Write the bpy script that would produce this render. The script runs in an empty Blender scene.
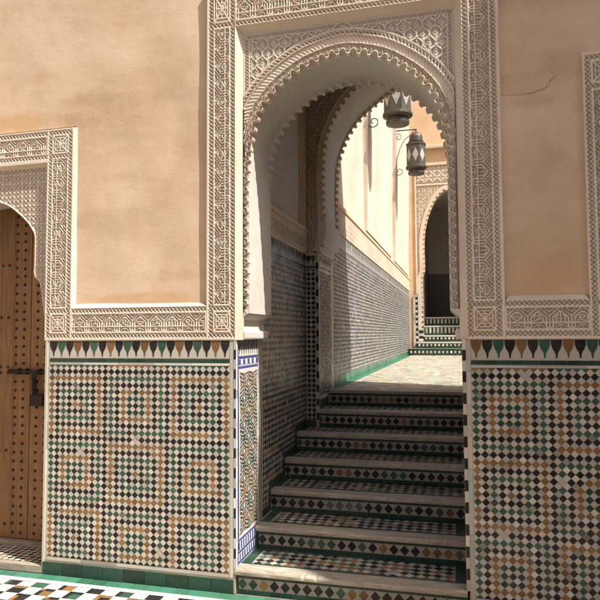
import bpy, bmesh, math, random
import numpy as np
from mathutils import Matrix, Vector

random.seed(7)
rng = np.random.default_rng(7)
SC = bpy.context.scene
COL = SC.collection

# ------------------------------------------------------------------ camera
CAM = (1.4215, -3.7899, 1.65)
YAW, PITCH, ROLL, FPX = 0.2541, 0.0554, -0.0058, 617.12
cd = bpy.data.cameras.new('camera')
cam = bpy.data.objects.new('camera', cd); COL.objects.link(cam)
cd.sensor_width = 36.0; cd.lens = FPX / 600 * 36.0; cd.clip_end = 200.0; cd.clip_start = 0.05
_r = Vector((math.cos(YAW), math.sin(YAW), 0)); _h = Vector((-math.sin(YAW), math.cos(YAW), 0))
_f = _h * math.cos(PITCH) + Vector((0, 0, math.sin(PITCH)))
_u = -_h * math.sin(PITCH) + Vector((0, 0, math.cos(PITCH)))
R_ = _r * math.cos(ROLL) + _u * math.sin(ROLL)
U_ = -_r * math.sin(ROLL) + _u * math.cos(ROLL)
M = Matrix((R_, U_, -_f)).transposed().to_4x4(); M.translation = CAM
cam.matrix_world = M
SC.camera = cam

# ------------------------------------------------------------------ light
SUN = Vector((1.0, -0.36, 1.5)).normalized()          # towards the sun
w = bpy.data.worlds.new('World'); SC.world = w; w.use_nodes = True
nt = w.node_tree; nt.nodes.clear()
sky = nt.nodes.new('ShaderNodeTexSky'); sky.sky_type = 'NISHITA'; sky.sun_disc = False
sky.sun_elevation = math.asin(SUN.z); sky.sun_rotation = math.atan2(SUN.x, SUN.y)
sky.dust_density = 5.0; sky.air_density = 0.6; sky.ozone_density = 0.6
bg = nt.nodes.new('ShaderNodeBackground'); bg.inputs[1].default_value = 0.10
wo = nt.nodes.new('ShaderNodeOutputWorld')
nt.links.new(sky.outputs[0], bg.inputs[0]); nt.links.new(bg.outputs[0], wo.inputs[0])
sl = bpy.data.lights.new('sun', 'SUN'); sl.energy = 5.0; sl.angle = math.radians(0.5); sl.color = (1.0, 0.955, 0.885)
so = bpy.data.objects.new('sun', sl); COL.objects.link(so)
so.rotation_euler = (-SUN).to_track_quat('-Z', 'Y').to_euler(); so.location = (6, -4, 9)
SC.view_settings.view_transform = 'Standard'; SC.view_settings.look = 'None'
SC.view_settings.gamma = 1.0; SC.view_settings.exposure = 0.86
SC.view_settings.use_curve_mapping = False
SC.cycles.max_bounces = 10; SC.cycles.diffuse_bounces = 6
SC.cycles.use_denoising = True

# ------------------------------------------------------------------ materials
def new_mat(name):
    m = bpy.data.materials.new(name); m.use_nodes = True
    n = m.node_tree.nodes; l = m.node_tree.links
    return m, n, l, n['Principled BSDF']

def N(n, t, **k):
    x = n.new(t)
    for a, b in k.items():
        if a == 'op': x.operation = b
        elif a == 'blend': x.blend_type = b
        else: setattr(x, a, b)
    return x

def noise(n, l, vec, scale, detail=6, rough=0.6, dist=0.0):
    x = n.new('ShaderNodeTexNoise'); x.inputs['Scale'].default_value = scale
    x.inputs['Detail'].default_value = detail; x.inputs['Roughness'].default_value = rough
    x.inputs['Distortion'].default_value = dist
    l.new(vec, x.inputs['Vector']); return x.outputs['Fac']

def ramp(n, l, fac, stops):
    r = n.new('ShaderNodeValToRGB'); cr = r.color_ramp
    while len(cr.elements) < len(stops): cr.elements.new(0.5)
    for e, (p, c) in zip(cr.elements, stops):
        e.position = p; e.color = (c[0], c[1], c[2], 1) if not isinstance(c, float) else (c, c, c, 1)
    l.new(fac, r.inputs[0]); return r.outputs[0]

def mix(n, l, fac, a, b, blend='MIX'):
    x = n.new('ShaderNodeMix'); x.data_type = 'RGBA'; x.blend_type = blend
    for i, v in ((0, fac), (6, a), (7, b)):
        if hasattr(v, 'is_linked'): l.new(v, x.inputs[i])
        elif i == 0: x.inputs[0].default_value = v
        else: x.inputs[i].default_value = (v[0], v[1], v[2], 1)
    return x.outputs[2]

def mth(n, l, op, a, b=None):
    x = n.new('ShaderNodeMath'); x.operation = op
    for i, v in ((0, a), (1, b)):
        if v is None: continue
        if hasattr(v, 'is_linked'): l.new(v, x.inputs[i])
        else: x.inputs[i].default_value = v
    return x.outputs[0]

def bump(n, l, h, strength, dist, bs):
    b = n.new('ShaderNodeBump'); b.inputs['Strength'].default_value = strength
    b.inputs['Distance'].default_value = dist
    l.new(h, b.inputs['Height']); l.new(b.outputs[0], bs.inputs['Normal'])

def plaster(name, c0, c1, c2, stains=(), rough=0.9, cracks=True):
    m, n, l, bs = new_mat(name)
    tc = n.new('ShaderNodeTexCoord').outputs['Object']
    a = noise(n, l, tc, 0.9, 8, 0.62, 0.6)
    b = noise(n, l, tc, 5.0, 8, 0.6, 0.3)
    mp = n.new('ShaderNodeMapping'); mp.inputs['Scale'].default_value = (1.2, 1.2, 4.5); l.new(tc, mp.inputs[0])
    st = noise(n, l, mp.outputs[0], 1.6, 6, 0.6, 0.4)
    c = ramp(n, l, a, [(0.33, c1), (0.5, c0), (0.68, c2)])
    c = mix(n, l, mth(n, l, 'MULTIPLY', ramp(n, l, b, [(0.47, 0.0), (0.68, 1.0)]), 0.55), c, c1)
    c = mix(n, l, mth(n, l, 'MULTIPLY', ramp(n, l, st, [(0.52, 0.0), (0.72, 1.0)]), 0.4), c, c2)
    sep = n.new('ShaderNodeSeparateXYZ'); l.new(tc, sep.inputs[0])
    nz = noise(n, l, tc, 4.0, 6, 0.65)
    for (x, z, rx, rz, colr, k) in stains:
        dx = mth(n, l, 'DIVIDE', mth(n, l, 'SUBTRACT', sep.outputs[0], x), rx)
        dz = mth(n, l, 'DIVIDE', mth(n, l, 'SUBTRACT', sep.outputs[2], z), rz)
        r2 = mth(n, l, 'SQRT', mth(n, l, 'ADD', mth(n, l, 'MULTIPLY', dx, dx), mth(n, l, 'MULTIPLY', dz, dz)))
        v = mth(n, l, 'ADD', r2, mth(n, l, 'MULTIPLY', mth(n, l, 'SUBTRACT', nz, 0.5), 2.4))
        f = ramp(n, l, v, [(0.35, 1.0), (1.0, 0.0)])
        c = mix(n, l, mth(n, l, 'MULTIPLY', f, k), c, colr)
    h = noise(n, l, tc, 14, 8, 0.65)
    h2 = noise(n, l, tc, 1.7, 3, 0.5)
    mp2 = n.new('ShaderNodeMapping'); mp2.inputs['Scale'].default_value = (1.0, 1.0, 3.2); mp2.inputs['Rotation'].default_value = (0, 0.25, 0); l.new(tc, mp2.inputs[0])
    h3 = noise(n, l, mp2.outputs[0], 4.5, 5, 0.55, 0.8)
    hh = mth(n, l, 'ADD', mth(n, l, 'ADD', mth(n, l, 'MULTIPLY', h, 0.22), mth(n, l, 'MULTIPLY', h2, 1.3)), mth(n, l, 'MULTIPLY', h3, 0.16))
    pit = n.new('ShaderNodeTexVoronoi'); pit.inputs['Scale'].default_value = 26; l.new(tc, pit.inputs['Vector'])
    pm = mth(n, l, 'MULTIPLY', ramp(n, l, pit.outputs['Distance'], [(0.05, 1.0), (0.16, 0.0)]), ramp(n, l, noise(n, l, tc, 3.1, 4), [(0.52, 0.0), (0.66, 1.0)]))
    hh = mth(n, l, 'SUBTRACT', hh, mth(n, l, 'MULTIPLY', pm, 0.25))
    c = mix(n, l, mth(n, l, 'MULTIPLY', pm, 0.25), c, (c1[0]*0.6, c1[1]*0.55, c1[2]*0.5))
    if cracks:
        v = n.new('ShaderNodeTexVoronoi'); v.feature = 'DISTANCE_TO_EDGE'; v.inputs['Scale'].default_value = 2.3
        wv = n.new('ShaderNodeVectorMath'); wv.operation = 'ADD'
        nn = n.new('ShaderNodeTexNoise'); nn.inputs['Scale'].default_value = 3.0; nn.inputs['Detail'].default_value = 5
        l.new(tc, nn.inputs['Vector'])
        sc = n.new('ShaderNodeVectorMath'); sc.operation = 'SCALE'; sc.inputs['Scale'].default_value = 0.7
        l.new(nn.outputs['Color'], sc.inputs[0]); l.new(tc, wv.inputs[0]); l.new(sc.outputs[0], wv.inputs[1])
        l.new(wv.outputs[0], v.inputs['Vector'])
        cr = ramp(n, l, v.outputs['Distance'], [(0.0, 1.0), (0.008, 0.0)])
        gate = ramp(n, l, noise(n, l, tc, 1.3, 3), [(0.56, 0.0), (0.70, 1.0)])
        cr = mth(n, l, 'MULTIPLY', cr, gate)
        c = mix(n, l, mth(n, l, 'MULTIPLY', cr, 0.3), c, (c1[0]*0.6, c1[1]*0.55, c1[2]*0.5))
        hh = mth(n, l, 'SUBTRACT', hh, mth(n, l, 'MULTIPLY', cr, 0.05))
    l.new(c, bs.inputs['Base Color']); bs.inputs['Roughness'].default_value = rough
    bs.inputs['Specular IOR Level'].default_value = 0.2
    bump(n, l, hh, 0.55, 0.012, bs)
    return m

ORANGE = (0.56, 0.345, 0.17); BROWNST = (0.40, 0.265, 0.16); PATCH = (0.43, 0.285, 0.18)
M_plaster = plaster('ochre_plaster', (0.62, 0.458, 0.308), (0.53, 0.37, 0.23), (0.67, 0.52, 0.375),
    stains=[(-1.85, 3.22, 0.55, 0.10, ORANGE, 0.75), (-1.20, 3.17, 0.20, 0.10, BROWNST, 0.5),
            (-1.1, 3.33, 0.35, 0.06, BROWNST, 0.35), (-0.6, 3.30, 0.45, 0.07, BROWNST, 0.25),
            (-0.72, 1.90, 0.55, 0.05, ORANGE, 0.6), (1.93, 1.98, 0.34, 0.09, ORANGE, 0.55),
            (2.06, 3.20, 0.16, 0.16, PATCH, 0.45), (1.85, 3.02, 0.2, 0.05, PATCH, 0.4), (-1.75, 3.55, .5, .1, BROWNST, .2), (-0.5, 3.6, .35, .15, BROWNST, .16), (-.9, 2.45, .4, .12, BROWNST, .26), (-0.35, 2.95, .14, .3, BROWNST, .26), (-.55, 2.05, .3, .06, BROWNST, .3), (1.9, 2.6, .2, .3, BROWNST, .2), (1.85, 3.75, .3, .2, BROWNST, .2), (-0.45, 2.2, 0.2, 0.08, BROWNST, 0.22), (-0.85, 2.75, 0.2, 0.05, BROWNST, 0.2)])
M_passwall = plaster('pale_plaster', (0.55, 0.455, 0.365), (0.49, 0.39, 0.295), (0.59, 0.505, 0.42), cracks=False)
M_ochrewall = plaster('warm_plaster', (0.60, 0.425, 0.27), (0.54, 0.36, 0.21), (0.64, 0.48, 0.33), cracks=False)
M_grey = plaster('grey_white_plaster', (0.52, 0.49, 0.44), (0.45, 0.415, 0.36), (0.56, 0.53, 0.48), cracks=False)
M_sill = plaster('cream_fillet', (0.60, 0.51, 0.40), (0.53, 0.435, 0.325), (0.64, 0.56, 0.455), cracks=False)

def stucco(name, c0, c1):
    m, n, l, bs = new_mat(name)
    tc = n.new('ShaderNodeTexCoord').outputs['Object']
    c = ramp(n, l, noise(n, l, tc, 2.5, 8, 0.65), [(0.3, c1), (0.6, c0)])
    c = mix(n, l, mth(n, l, 'MULTIPLY', ramp(n, l, noise(n, l, tc, 30, 4), [(0.45, 0.0), (0.8, 1.0)]), 0.5), c, c1)
    l.new(c, bs.inputs['Base Color']); bs.inputs['Roughness'].default_value = 0.85
    bs.inputs['Specular IOR Level'].default_value = 0.2
    bump(n, l, noise(n, l, tc, 90, 4), 0.35, 0.002, bs)
    return m
M_stucco = stucco('carved_stucco', (0.70, 0.60, 0.485), (0.60, 0.495, 0.38))
M_stucco_pass = stucco('toned_down_carved_stucco', (0.48, 0.40, 0.31), (0.36, 0.285, 0.21))  # carved stucco copy, darkened so the passage sun does not burn it out
M_stucco_dark = stucco('darker_carved_stucco', (0.56, 0.465, 0.36), (0.42, 0.335, 0.245))  # darker stucco tone, used on the inner arch
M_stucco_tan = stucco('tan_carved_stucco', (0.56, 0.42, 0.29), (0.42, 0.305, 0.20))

def tile_mat(name, rough=0.22):
    m, n, l, bs = new_mat(name)
    at = n.new('ShaderNodeAttribute'); at.attribute_name = 'tint'
    tc = n.new('ShaderNodeTexCoord').outputs['Object']
    a = noise(n, l, tc, 60, 5, 0.7)
    c = mix(n, l, mth(n, l, 'MULTIPLY', ramp(n, l, a, [(0.45, 0.0), (0.75, 1.0)]), 0.08), at.outputs['Color'], (0.33, 0.29, 0.23))
    b = noise(n, l, tc, 1.5, 6, 0.65)
    c = mix(n, l, mth(n, l, 'MULTIPLY', ramp(n, l, b, [(0.45, 0.0), (0.8, 1.0)]), 0.09), c, (0.36, 0.29, 0.21))
    l.new(c, bs.inputs['Base Color'])
    l.new(ramp(n, l, noise(n, l, tc, 9, 5), [(0.3, rough), (0.7, rough + 0.3)]), bs.inputs['Roughness'])
    bs.inputs['Specular IOR Level'].default_value = 0.22
    bump(n, l, noise(n, l, tc, 45, 3), 0.15, 0.002, bs)
    return m
M_tile = tile_mat('glazed_zellige')
M_floor_tile = tile_mat('worn_zellige', 0.4)

def wood_mat(name, c0, c1, c2, stretch):
    m, n, l, bs = new_mat(name)
    tc = n.new('ShaderNodeTexCoord').outputs['Object']
    mp = n.new('ShaderNodeMapping'); mp.inputs['Scale'].default_value = stretch; l.new(tc, mp.inputs[0])
    g = noise(n, l, mp.outputs[0], 5, 9, 0.7, 0.8)
    big = noise(n, l, tc, 1.4, 5)
    c = ramp(n, l, g, [(0.28, c2), (0.5, c0), (0.72, c1)])
    c = mix(n, l, mth(n, l, 'MULTIPLY', ramp(n, l, big, [(0.4, 0.0), (0.7, 1.0)]), 0.5), c, c2)
    at = n.new('ShaderNodeAttribute'); at.attribute_name = 'tint'
    c = mix(n, l, 1.0, c, at.outputs['Color'], 'MULTIPLY')
    l.new(c, bs.inputs['Base Color']); bs.inputs['Roughness'].default_value = 0.62
    bump(n, l, g, 0.5, 0.004, bs)
    return m
M_wood = wood_mat('weathered_cedar', (0.30, 0.155, 0.06), (0.42, 0.245, 0.105), (0.17, 0.08, 0.03), (9, 9, 0.7))
M_stone = wood_mat('worn_stone', (0.35, 0.315, 0.262), (0.48, 0.435, 0.37), (0.18, 0.15, 0.115), (1.6, 7, 8))

def iron(name, c, rough, metal):
    m, n, l, bs = new_mat(name)
    tc = n.new('ShaderNodeTexCoord').outputs['Object']
    v = noise(n, l, tc, 25, 6, 0.7)
    l.new(ramp(n, l, v, [(0.3, c), (0.75, (c[0]*2.2+0.01, c[1]*2.0+0.008, c[2]*1.8+0.006))]), bs.inputs['Base Color'])
    bs.inputs['Roughness'].default_value = rough; bs.inputs['Metallic'].default_value = metal
    bump(n, l, v, 0.4, 0.003, bs)
    return m
M_iron = iron('black_iron', (0.018, 0.016, 0.014), 0.55, 0.6)
M_tin = iron('aged_tin', (0.05, 0.046, 0.037), 0.5, 0.5)
M_stud = iron('rusty_stud', (0.028, 0.020, 0.014), 0.6, 0.4)
m, n, l, bs = new_mat('frosted_lantern_glass')
bs.inputs['Base Color'].default_value = (0.34, 0.33, 0.29, 1); bs.inputs['Roughness'].default_value = 0.3
_t = n.new('ShaderNodeTexCoord').outputs['Object']
l.new(ramp(n, l, noise(n, l, _t, 20, 4), [(0.3, (0.26, 0.25, 0.22)), (0.7, (0.42, 0.41, 0.36))]), bs.inputs['Base Color'])
M_glass = m

# ------------------------------------------------------------------ helpers
class MB:
    def __init__(s): s.v = []; s.f = []; s.c = []; s.n = 0
    def add(s, V, F, c=(1, 1, 1)):
        V = [tuple(map(float, p)) for p in V]; k = s.n
        s.v += V; s.n += len(V)
        for i, f in enumerate(F):
            s.f.append([k + j for j in f])
            s.c.append(c[i] if isinstance(c, list) else c)
    def box(s, x0, x1, y0, y1, z0, z1, c=(1, 1, 1)):
        V = [(x, y, z) for z in (z0, z1) for y in (y0, y1) for x in (x0, x1)]
        s.add(V, [(0, 2, 3, 1), (4, 5, 7, 6), (0, 1, 5, 4), (2, 6, 7, 3), (0, 4, 6, 2), (1, 3, 7, 5)], c)
    def prism(s, poly, axis, a, b, c=(1, 1, 1)):
        # poly in the plane perpendicular to axis; 'y': (x,z)  'x': (y,z)
        def P(q, t): return (q[0], t, q[1]) if axis == 'y' else (t, q[0], q[1])
        k = len(poly)
        V = [P(q, a) for q in poly] + [P(q, b) for q in poly]
        F = [list(range(k)), list(range(2*k-1, k-1, -1))]
        for i in range(k):
            j = (i+1) % k; F.append((i, i+k, j+k, j))
        s.add(V, F, c)
    def tube(s, pts, r, seg=8, c=(1, 1, 1)):
        pts = [Vector(p) for p in pts]; V = []; F = []
        for i, p in enumerate(pts):
            t = (pts[min(i+1, len(pts)-1)] - pts[max(i-1, 0)]).normalized()
            a = t.cross(Vector((0, 0, 1)))
            if a.length < 1e-3: a = t.cross(Vector((1, 0, 0)))
            a.normalize(); b = t.cross(a)
            rr = r[i] if isinstance(r, (list, tuple)) else r
            for q in range(seg):
                th = 2*math.pi*q/seg; V.append(p + a*rr*math.cos(th) + b*rr*math.sin(th))
        for i in range(len(pts)-1):
            for q in range(seg):
                F.append((i*seg+q, i*seg+(q+1) % seg, (i+1)*seg+(q+1) % seg, (i+1)*seg+q))
        F.append(list(range(seg-1, -1, -1))); F.append([(len(pts)-1)*seg+q for q in range(seg)])
        s.add(V, F, c)
    def lathe(s, prof, cx, cy, z0, seg=16, c=(1, 1, 1), rot=0.0):
        V = []; F = []
        for (r, z) in prof:
            for q in range(seg):
                th = 2*math.pi*(q+rot)/seg; V.append((cx + r*math.cos(th), cy + r*math.sin(th), z0+z))
        for i in range(len(prof)-1):
            for q in range(seg):
                F.append((i*seg+q, i*seg+(q+1) % seg, (i+1)*seg+(q+1) % seg, (i+1)*seg+q))
        F.append(list(range(seg-1, -1, -1))); F.append([(len(prof)-1)*seg+q for q in range(seg)])
        s.add(V, F, c)
    def build(s, name, mat, parent=None, smooth=False, bevel=0.0, tint=False):
        me = bpy.data.meshes.new(name); me.from_pydata(s.v, [], s.f); me.update()
        if tint or any(c != (1, 1, 1) for c in s.c[:1]) or mat in (M_wood, M_stone):
            at = me.attributes.new('tint', 'FLOAT_COLOR', 'FACE')
            a = np.ones((len(s.f), 4), np.float32); a[:, :3] = np.array(s.c, np.float32)
            at.data.foreach_set('color', a.ravel())
        me.materials.append(mat)
        if smooth: me.polygons.foreach_set('use_smooth', [True]*len(me.polygons))
        return link(me, name, parent, bevel)

def link(me, name, parent=None, bevel=0.0):
    o = bpy.data.objects.new(name, me); COL.objects.link(o)
    if parent: attach(o, parent)
    if bevel:
        b = o.modifiers.new('bevel', 'BEVEL'); b.width = bevel; b.segments = 2; b.limit_method = 'ANGLE'
    return o

def attach(o, parent):
    o.parent = parent; o.matrix_parent_inverse = Matrix.Translation(-Vector(base_of(parent)))

def base_of(p):
    v = Vector(p.location)
    return v

def thing(name, label, cat, loc=(0, 0, 0), group=None):
    o = bpy.data.objects.new(name, None); COL.objects.link(o); o.location = loc
    o.empty_display_size = 0.1
    o['label'] = label; o['category'] = cat
    if group: o['group'] = group
    return o

def tag(o, label=None, cat=None, group=None, kind=None):
    for k, v in (('label', label), ('category', cat), ('group', group), ('kind', kind)):
        if v: o[k] = v
    return o

# ---- carved relief: real displaced grids
def relief(name, mat, parent, P, keep=None, smooth=True):
    """P: (nv, nu, 3) points, keep: (nv-1, nu-1) mask of the faces"""
    nv, nu = P.shape[:2]
    idx = np.arange(nv*nu).reshape(nv, nu)
    F = np.stack([idx[:-1, :-1], idx[:-1, 1:], idx[1:, 1:], idx[1:, :-1]], -1).reshape(-1, 4)
    if keep is not None: F = F[keep.ravel()]
    V = P.reshape(-1, 3)
    used = np.unique(F); mp = np.full(len(V), -1); mp[used] = np.arange(len(used))
    V = V[used].astype(np.float32); F = mp[F].astype(np.int32)
    me = bpy.data.meshes.new(name)
    me.vertices.add(len(V)); me.vertices.foreach_set('co', V.ravel())
    me.loops.add(F.size); me.loops.foreach_set('vertex_index', F.ravel())
    me.polygons.add(len(F)); me.polygons.foreach_set('loop_start', np.arange(0, F.size, 4, dtype=np.int32))
    me.update(calc_edges=True); me.validate()
    me.materials.append(mat)
    if smooth: me.polygons.foreach_set('use_smooth', np.ones(len(me.polygons), bool))
    return link(me, name, parent)

def axis(a, b, res):
    k = max(2, int(round((b-a)/res))+1); return np.linspace(a, b, k)

def plane_relief(name, mat, parent, u0, u1, v0, v1, fn, place, res=0.0033, skirt=0.03, mask=None):
    us = axis(u0, u1, res); vs = axis(v0, v1, res)
    us = np.concatenate([[us[0]], us, [us[-1]]]); vs = np.concatenate([[vs[0]], vs, [vs[-1]]])
    Ug, Vg = np.meshgrid(us, vs); H = fn(Ug, Vg)
    H = H.copy(); H[0, :] = H[-1, :] = -skirt; H[:, 0] = H[:, -1] = -skirt
    P = place(Ug, Vg, H)
    keep = None
    if mask is not None:
        mk = mask(Ug, Vg); keep = mk[:-1, :-1] & mk[1:, :-1] & mk[:-1, 1:] & mk[1:, 1:]
    return relief(name, mat, parent, P, keep)

def facade_at(y):
    return lambda U, V, H: np.stack([U, y - H, V], -1)
def leftwall_at(x):
    return lambda U, V, H: np.stack([x + H, U, V], -1)

def sst(a, b, x):
    t = np.clip((x-a)/(b-a), 0, 1); return t*t*(3-2*t)

def seg_dist(px, py, a, b):
    ax, ay = a; bx, by = b; dx, dy = bx-ax, by-ay
    L = dx*dx+dy*dy + 1e-12
    t = np.clip(((px-ax)*dx+(py-ay)*dy)/L, 0, 1)
    return np.hypot(px-ax-t*dx, py-ay-t*dy)

# one repeat of the interlaced kufic ornament: two arcades wide, baseline at v=0; metres
AW, AH, NA = 0.118, 0.104, 4
def make_text_cell():
    W, Hh = NA*AW, AH; nx, ny = 118*NA, 104
    X, Y = np.meshgrid((np.arange(nx)+.5)/nx*W, (np.arange(ny)+.5)/ny*Hh)
    out = np.zeros_like(X)
    def stroke(pts, wd, top=1.0):
        nonlocal out
        for (a, b) in zip(pts[:-1], pts[1:]):
            for sh in (-W, 0, W):
                lo, hi = min(a[0], b[0])*AW+sh, max(a[0], b[0])*AW+sh
                if hi < -.03 or lo > W+.03: continue
                d = seg_dist(X, Y, (a[0]*AW+sh, a[1]*AH), (b[0]*AW+sh, b[1]*AH))
                out = np.maximum(out, top*(1-sst(wd*0.62, wd*1.02, d)))
    def ring(c, r, wd, top=1.0, part=(0, 360)):
        k = 12; a0, a1 = part
        stroke([(c[0]+r*math.cos(math.radians(a0+(a1-a0)*i/k)), c[1]+r*AW/AH*math.sin(math.radians(a0+(a1-a0)*i/k))) for i in range(k+1)], wd, top)
    fil = 0.5*np.clip(np.cos(2*np.pi*X/0.0148+2.2*np.sin(2*np.pi*Y/0.026))*np.cos(2*np.pi*Y/0.0149+1.7*np.sin(2*np.pi*X/0.0295)), 0, 1)**0.6
    out = np.maximum(out, fil)
    S = 0.0046
    stroke([(-.1, .27), (NA+.1, .27)], S*1.1)
    for k in range(NA):
        k = k+.5
        # plaited chevrons along the top
        stroke([(k-.5, .60), (k-.06, 1.02)], S*.8); stroke([(k+.5, .60), (k+.06, 1.02)], S*.8)
        stroke([(k-.5, .80), (k-.30, 1.0)], S*.6); stroke([(k+.5, .80), (k+.30, 1.0)], S*.6)
        ring((k, .88), .055, S*.6)
        # the tall shafts joined by a pointed head
        stroke([(k-.35, .04), (k-.35, .54), (k-.07, .80), (k+.07, .80), (k+.35, .54), (k+.35, .04)], S)
        ring((k-.425, .10), .075, S*.8, 1.0, (180, 360)); ring((k+.425, .10), .075, S*.8, 1.0, (180, 360))
        stroke([(k-.5, .10), (k-.5, .56)], S*.85)
        stroke([(k-.24, .03), (k-.10, .15), (k+.10, .15), (k+.24, .03)], S*.65); stroke([(k, .02), (k, .10)], S*.7)
    def cup(k):
        stroke([(k-.21, .56), (k+.21, .56)], S*.9); stroke([(k-.21, .56), (k-.21, .50), (k, .40), (k+.21, .50), (k+.21, .56)], S*.9)
        stroke([(k-.21, .27), (k, .40), (k+.21, .27)], S*.9); stroke([(k, .66), (k, .80)], S*.7); stroke([(k-.1, .48), (k+.1, .48)], S*.6)
    def curl(k):
        stroke([(k-.22, .34), (k-.08, .38), (k+.04, .50), (k+.12, .66), (k+.02, .71), (k-.06, .60)], S*.95)
        stroke([(k+.21, .27), (k+.21, .58)], S*.95); stroke([(k-.21, .44), (k-.21, .58), (k-.12, .66)], S*.8); stroke([(k+.04, .46), (k+.21, .40)], S*.8)
    def shafts(k):
        stroke([(k-.20, .27), (k-.20, .58), (k-.10, .68)], S); stroke([(k+.20, .27), (k+.20, .58), (k+.10, .68)], S); stroke([(k, .27), (k, .74)], S)
        stroke([(k-.1, .27), (k-.1, .5)], S*.6); stroke([(k+.1, .27), (k+.1, .5)], S*.6)
    def hook(k):
        stroke([(k+.22, .34), (k+.06, .36), (k-.10, .46), (k-.14, .60), (k-.02, .68), (k+.10, .60), (k+.04, .50), (k-.06, .52)], S*.95)
        stroke([(k+.21, .44), (k+.21, .58)], S*.9); stroke([(k-.21, .27), (k-.21, .4)], S*.9)
    for i, f in enumerate((cup, curl, shafts, hook)): f(i+.5)
    return out
TXT = make_text_cell()

def text_h(L, A):
    """L along (m), A across (0 baseline .. AH)"""
    ny, nx = TXT.shape
    x = (L/(NA*AW) % 1.0)*nx - .5; y = np.clip(A/AH*ny-.5, 0, ny-1.001)
    x0 = np.floor(x).astype(int); y0 = np.floor(y).astype(int); fx = x-x0; fy = y-y0
    x1 = (x0+1) % nx; x0 = x0 % nx; y1 = np.minimum(y0+1, ny-1)
    return (TXT[y0, x0]*(1-fx)+TXT[y0, x1]*fx)*(1-fy)+(TXT[y1, x0]*(1-fx)+TXT[y1, x1]*fx)*fy

DEP = 0.015
def guilloche(L, A, wd, per=0.054):
    """two plaited strands across width wd; 0 low .. 1 high"""
    c = A/wd*2-1
    a = np.sin(2*np.pi*L/per)*0.86
    sl = np.sqrt(1+(2*np.pi/per*0.86*wd/2*np.cos(2*np.pi*L/per))**2)
    d1 = np.abs(c-a)/sl*wd/2; d2 = np.abs(c+a)/sl*wd/2
    over = (np.floor(L/per*2-.5) % 2 == 0)
    h1 = 1-sst(0.0020, 0.0046, d1); h2 = 1-sst(0.0020, 0.0046, d2)
    h = np.where(over, np.maximum(h1, .75*h2), np.maximum(.75*h1, h2))
    return np.where(np.abs(c) > .93, np.maximum(h, .9), h)

def block_h(X, Z, x0, x1, z0, z1):
    u = (X-x0)/(x1-x0)*2-1; v = (Z-z0)/(z1-z0)*2-1; s = (x1-x0)/2
    au, av = np.abs(u), np.abs(v)
    d = np.minimum(np.abs(u-v), np.abs(u+v))/1.414*s
    h = 1-sst(0.004, 0.008, d)
    h = np.where(np.maximum(au, av) > 0.93, 1, h)
    q = np.maximum(au, av); e = np.minimum(au, av)
    h = np.maximum(h, (1-sst(0.003, 0.0055, np.abs(q-.74)*s))*(e < .58))
    h = np.maximum(h, (1-sst(0.003, 0.0055, np.abs(e-.0)*s))*(q < .72)*(q > .2))
    h = np.maximum(h, (1-sst(0.003, 0.005, np.abs(q-.45-.0)*s))*(e < .28)*(q < .6))
    r = np.hypot(u, v); h = np.maximum(h, 1-sst(0.05, 0.12, np.abs(r-.14)))
    fil = .4*np.clip(np.cos(22*u)*np.cos(22*v), 0, 1)
    return np.maximum(h, fil)

def frame_fn(regions):
    def fn(X, Z):
        H = np.zeros_like(X)
        for (t, x0, x1, z0, z1, o) in regions:
            m = (X >= x0) & (X <= x1) & (Z >= z0) & (Z <= z1)
            if not m.any(): continue
            x = X[m]; z = Z[m]
            if t == 'g':
                h = guilloche(z-z0, x-x0, x1-x0) if o == 'v' else guilloche(x-x0, z-z0, z1-z0)
                H[m] = (h-1)*DEP*1.05
            elif t == 'b':
                H[m] = (block_h(x, z, x0, x1, z0, z1)-1)*DEP
            elif t == 'p':          # o = side of the baseline
                bd = 0.006
                e = np.minimum(np.minimum(x-x0, x1-x), np.minimum(z-z0, z1-z))
                if o == 'bottom': L, A, wd = x-x0, z-z0-bd, z1-z0-2*bd
                elif o == 'left': L, A, wd = z-z0, x-x0-bd, x1-x0-2*bd
                else: L, A, wd = z-z0, x1-bd-x, x1-x0-2*bd
                h = text_h(L, A/wd*AH)
                h = np.maximum(h, 1-sst(0.003, 0.0055, e))
                H[m] = (h-1)*DEP
        return H
    return fn

def sebka(X, Z, a=0.078, b=0.128):
    """net of ogees with a palmette in every eye"""
    best = np.zeros_like(X)
    row = np.floor(Z/b*2)
    for dr in (0, 1):
        r = np.floor(Z/(b/2)) + dr
        off = (r % 2)*0.5
        cz = Z/(b/2) - r
        k = np.round(X/a-off); cx = (X/a-off-k)*2
        w_ = 0.5*(1+np.cos(np.pi*np.clip(cz, -1, 1)))
        w_ = w_*0.92+0.08
        ins = np.abs(cx)/np.maximum(w_, .02)
        edge = (np.abs(cx)-w_)*a/2/np.sqrt(1+(a/2*0.5*np.pi*np.sin(np.pi*cz)/(b/2))**2)
        st = 1-sst(0.0026, 0.0052, np.abs(edge))
        st = np.maximum(st, 0.85*(1-sst(0.0012, 0.003, np.abs(edge+0.0085))))
        # palmette
        t = np.clip((cz+0.55)/1.1, 0, 1)
        leaf = 0.5*np.sin(np.pi*t)**0.8*(1-.35*t)
        din = (np.abs(cx)-leaf)*a/2
        lf = 1-sst(-0.001, 0.003, din)
        vein = 0.5+0.5*np.cos(2*np.pi*(cz*3.1-np.abs(cx)*2.4))
        rib = 1-sst(0.001, 0.0025, np.abs(cx)*a/2)
        lf = lf*np.maximum(0.35+0.6*vein, rib)
        eye = 1-sst(0.0025, 0.0045, np.hypot(cx*a/2, (cz-.18)*b/2))
        lf = lf*(1-eye)
        best = np.maximum(best, np.where((np.abs(cz) <= 1) & (ins <= 1.25), np.maximum(st, lf), 0))
    return best

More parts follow.
